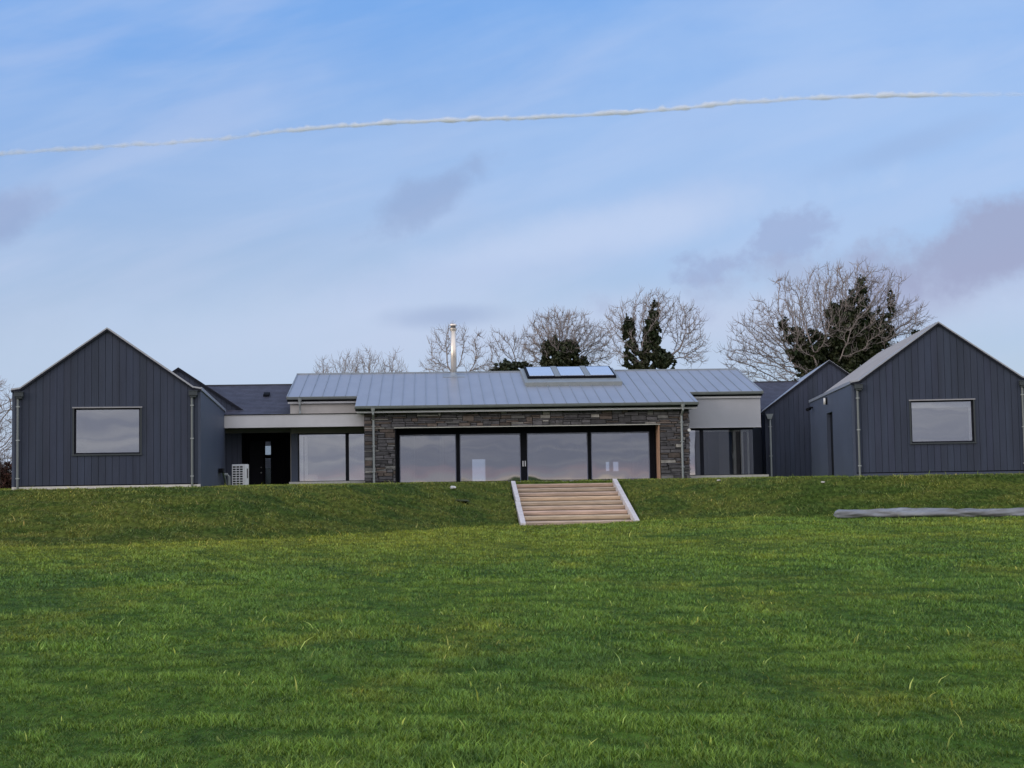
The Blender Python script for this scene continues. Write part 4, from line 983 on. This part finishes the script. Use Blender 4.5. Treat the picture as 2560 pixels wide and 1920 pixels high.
# dark hedge beyond the left building
T = empty('hedge', (-26.5, 72, 0))
rr = np.random.RandomState(6); el_ = [(-29 + i * .55, 72, .55, .6, .6, .75, 1) for i in range(12)]
V_, Q_, c = leaves(el_, 26000, .06, rr); quad_obj('foliage', V_ - np.array([-26.5, 72, 0]), Q_, hedge_m, T, c)
a = np.stack([rr.uniform(-29.5, -22.8, 700), rr.uniform(71.6, 72.4, 700), np.full(700, .1)], -1); b_ = a + np.stack([rr.normal(0, .18, 700), rr.normal(0, .15, 700), rr.uniform(.8, 1.75, 700)], -1)
V_, Q_ = seg_mesh(a, b_, np.full(700, .012), np.full(700, .005), 3); quad_obj('twigs', V_ - np.array([-26.5, 72, 0]), Q_, barkd, T)
tag(T, 'low dark brown hedge seen past the left edge of left building', 'hedge')

# ------------------------------------------------------------ vapour trail
m = bpy.data.materials.new('vapour'); m.use_nodes = True
n = m.node_tree.nodes; l = m.node_tree.links; n.clear()
cx_ = [-1093, -1043, -838, -633, -427, -222, -82, 107, 272, 519, 766, 1062, 1136]; cz_ = [681, 685, 697, 707, 726, 738, 741, 745, 752, 770, 777, 775, 773]
def vn(t, **kw):
    q = n.new(t)
    for a_, b_ in kw.items(): setattr(q, a_, b_)
    return q
def vm(op, a_, b_=None, cl=False):
    q = vn('ShaderNodeMath', operation=op); q.use_clamp = cl
    for i_, x_ in enumerate((a_, b_)):
        if x_ is None: continue
        if isinstance(x_, (int, float)): q.inputs[i_].default_value = x_
        else: l.new(x_, q.inputs[i_])
    return q.outputs[0]
def vr(v_, a_, b_, c_=0., d_=1., sm=True):
    q = vn('ShaderNodeMapRange'); q.interpolation_type = 'SMOOTHSTEP' if sm else 'LINEAR'; l.new(v_, q.inputs[0])
    for i_, x_ in enumerate((a_, b_, c_, d_)): q.inputs[i_ + 1].default_value = x_
    return q.outputs[0]
def vnoise(sc, det, st=(1, 1, 1)):
    mp = vn('ShaderNodeMapping'); mp.inputs['Scale'].default_value = st; l.new(tcn.outputs['Object'], mp.inputs[0])
    q = vn('ShaderNodeTexNoise'); q.inputs['Scale'].default_value = sc; q.inputs['Detail'].default_value = det; l.new(mp.outputs[0], q.inputs['Vector']); return q.outputs[0]
o = vn('ShaderNodeOutputMaterial'); pv = vn('ShaderNodeVolumePrincipled'); pv.inputs['Color'].default_value = (.955, .978, 1, 1); pv.inputs['Anisotropy'].default_value = -.45
tcn = vn('ShaderNodeTexCoord'); sx_ = vn('ShaderNodeSeparateXYZ'); l.new(tcn.outputs['Object'], sx_.inputs[0])
tx = vr(sx_.outputs[0], -1093, 1136, 0, 1, False)
fc = vn('ShaderNodeFloatCurve'); l.new(tx, fc.inputs['Value']); cv = fc.mapping.curves[0]
pts_ = [((x_ + 1093) / 2229, (z_ - 660) / 140) for x_, z_ in zip(cx_, cz_)]
cv.points[0].location = pts_[0]; cv.points[1].location = pts_[-1]
for p_ in pts_[1:-1]: cv.points.new(*p_)
fc.mapping.update()
zc = vm('ADD', vm('MULTIPLY', fc.outputs[0], 140.), 660.)
wob = vm('MULTIPLY', vm('SUBTRACT', vnoise(.012, 3), .5), 7.)
dz_ = vm('SUBTRACT', vm('SUBTRACT', sx_.outputs[2], zc), wob); dy_ = vm('SUBTRACT', sx_.outputs[1], 3000.)
dz_ = vm('MULTIPLY', dz_, vm('ADD', 1., vm('MULTIPLY', vm('LESS_THAN', dz_, 0.), .9)))      # crisper lower edge, puffs above
rr_ = vm('SQRT', vm('ADD', vm('MULTIPLY', dz_, dz_), vm('MULTIPLY', dy_, dy_)))
rad_n = vm('ADD', vm('ADD', 4.6, vm('MULTIPLY', vnoise(.06, 5), 6.)), vm('MULTIPLY', vr(vnoise(.03, 5), .38, .72), 6.))
core = vm('POWER', vr(vm('DIVIDE', rr_, rad_n), 1.0, .0), 1.5)
patch = vr(vnoise(.03, 4), .30, .62, .5, 1.)
cr = vn('ShaderNodeValToRGB'); l.new(tx, cr.inputs[0])
els = cr.color_ramp.elements; els[0].position = 0; els[0].color = (.22,) * 3 + (1,); els[1].position = 1; els[1].color = (.02,) * 3 + (1,)
for p_, v_ in ((.13, .30), (.24, .30), (.34, .70), (.46, 1.), (.66, .8), (.74, .38), (.80, .75), (.87, .8), (.905, .16), (.95, .07)):
    e_ = els.new(p_); e_.color = (v_,) * 3 + (1,)
dn = vm('MULTIPLY', vm('MULTIPLY', core, patch), vm('MULTIPLY', cr.outputs[0], .42))
l.new(dn, pv.inputs['Density']); l.new(pv.outputs[0], o.inputs['Volume'])
m.cycles.volume_step_rate = .06
M_ = MB(); zz_ = lambda x_: float(np.interp(x_, cx_, cz_))
M_.tube([(x_, 3000, zz_(x_) + 1) for x_ in np.linspace(-1093, 1136, 60)], 20, 10)
o = M_.build('vapour_trail', m); tag(o, 'thin white aircraft vapour trail crossing the blue sky', 'vapour trail')
o.visible_shadow = True
print('blades', nb)
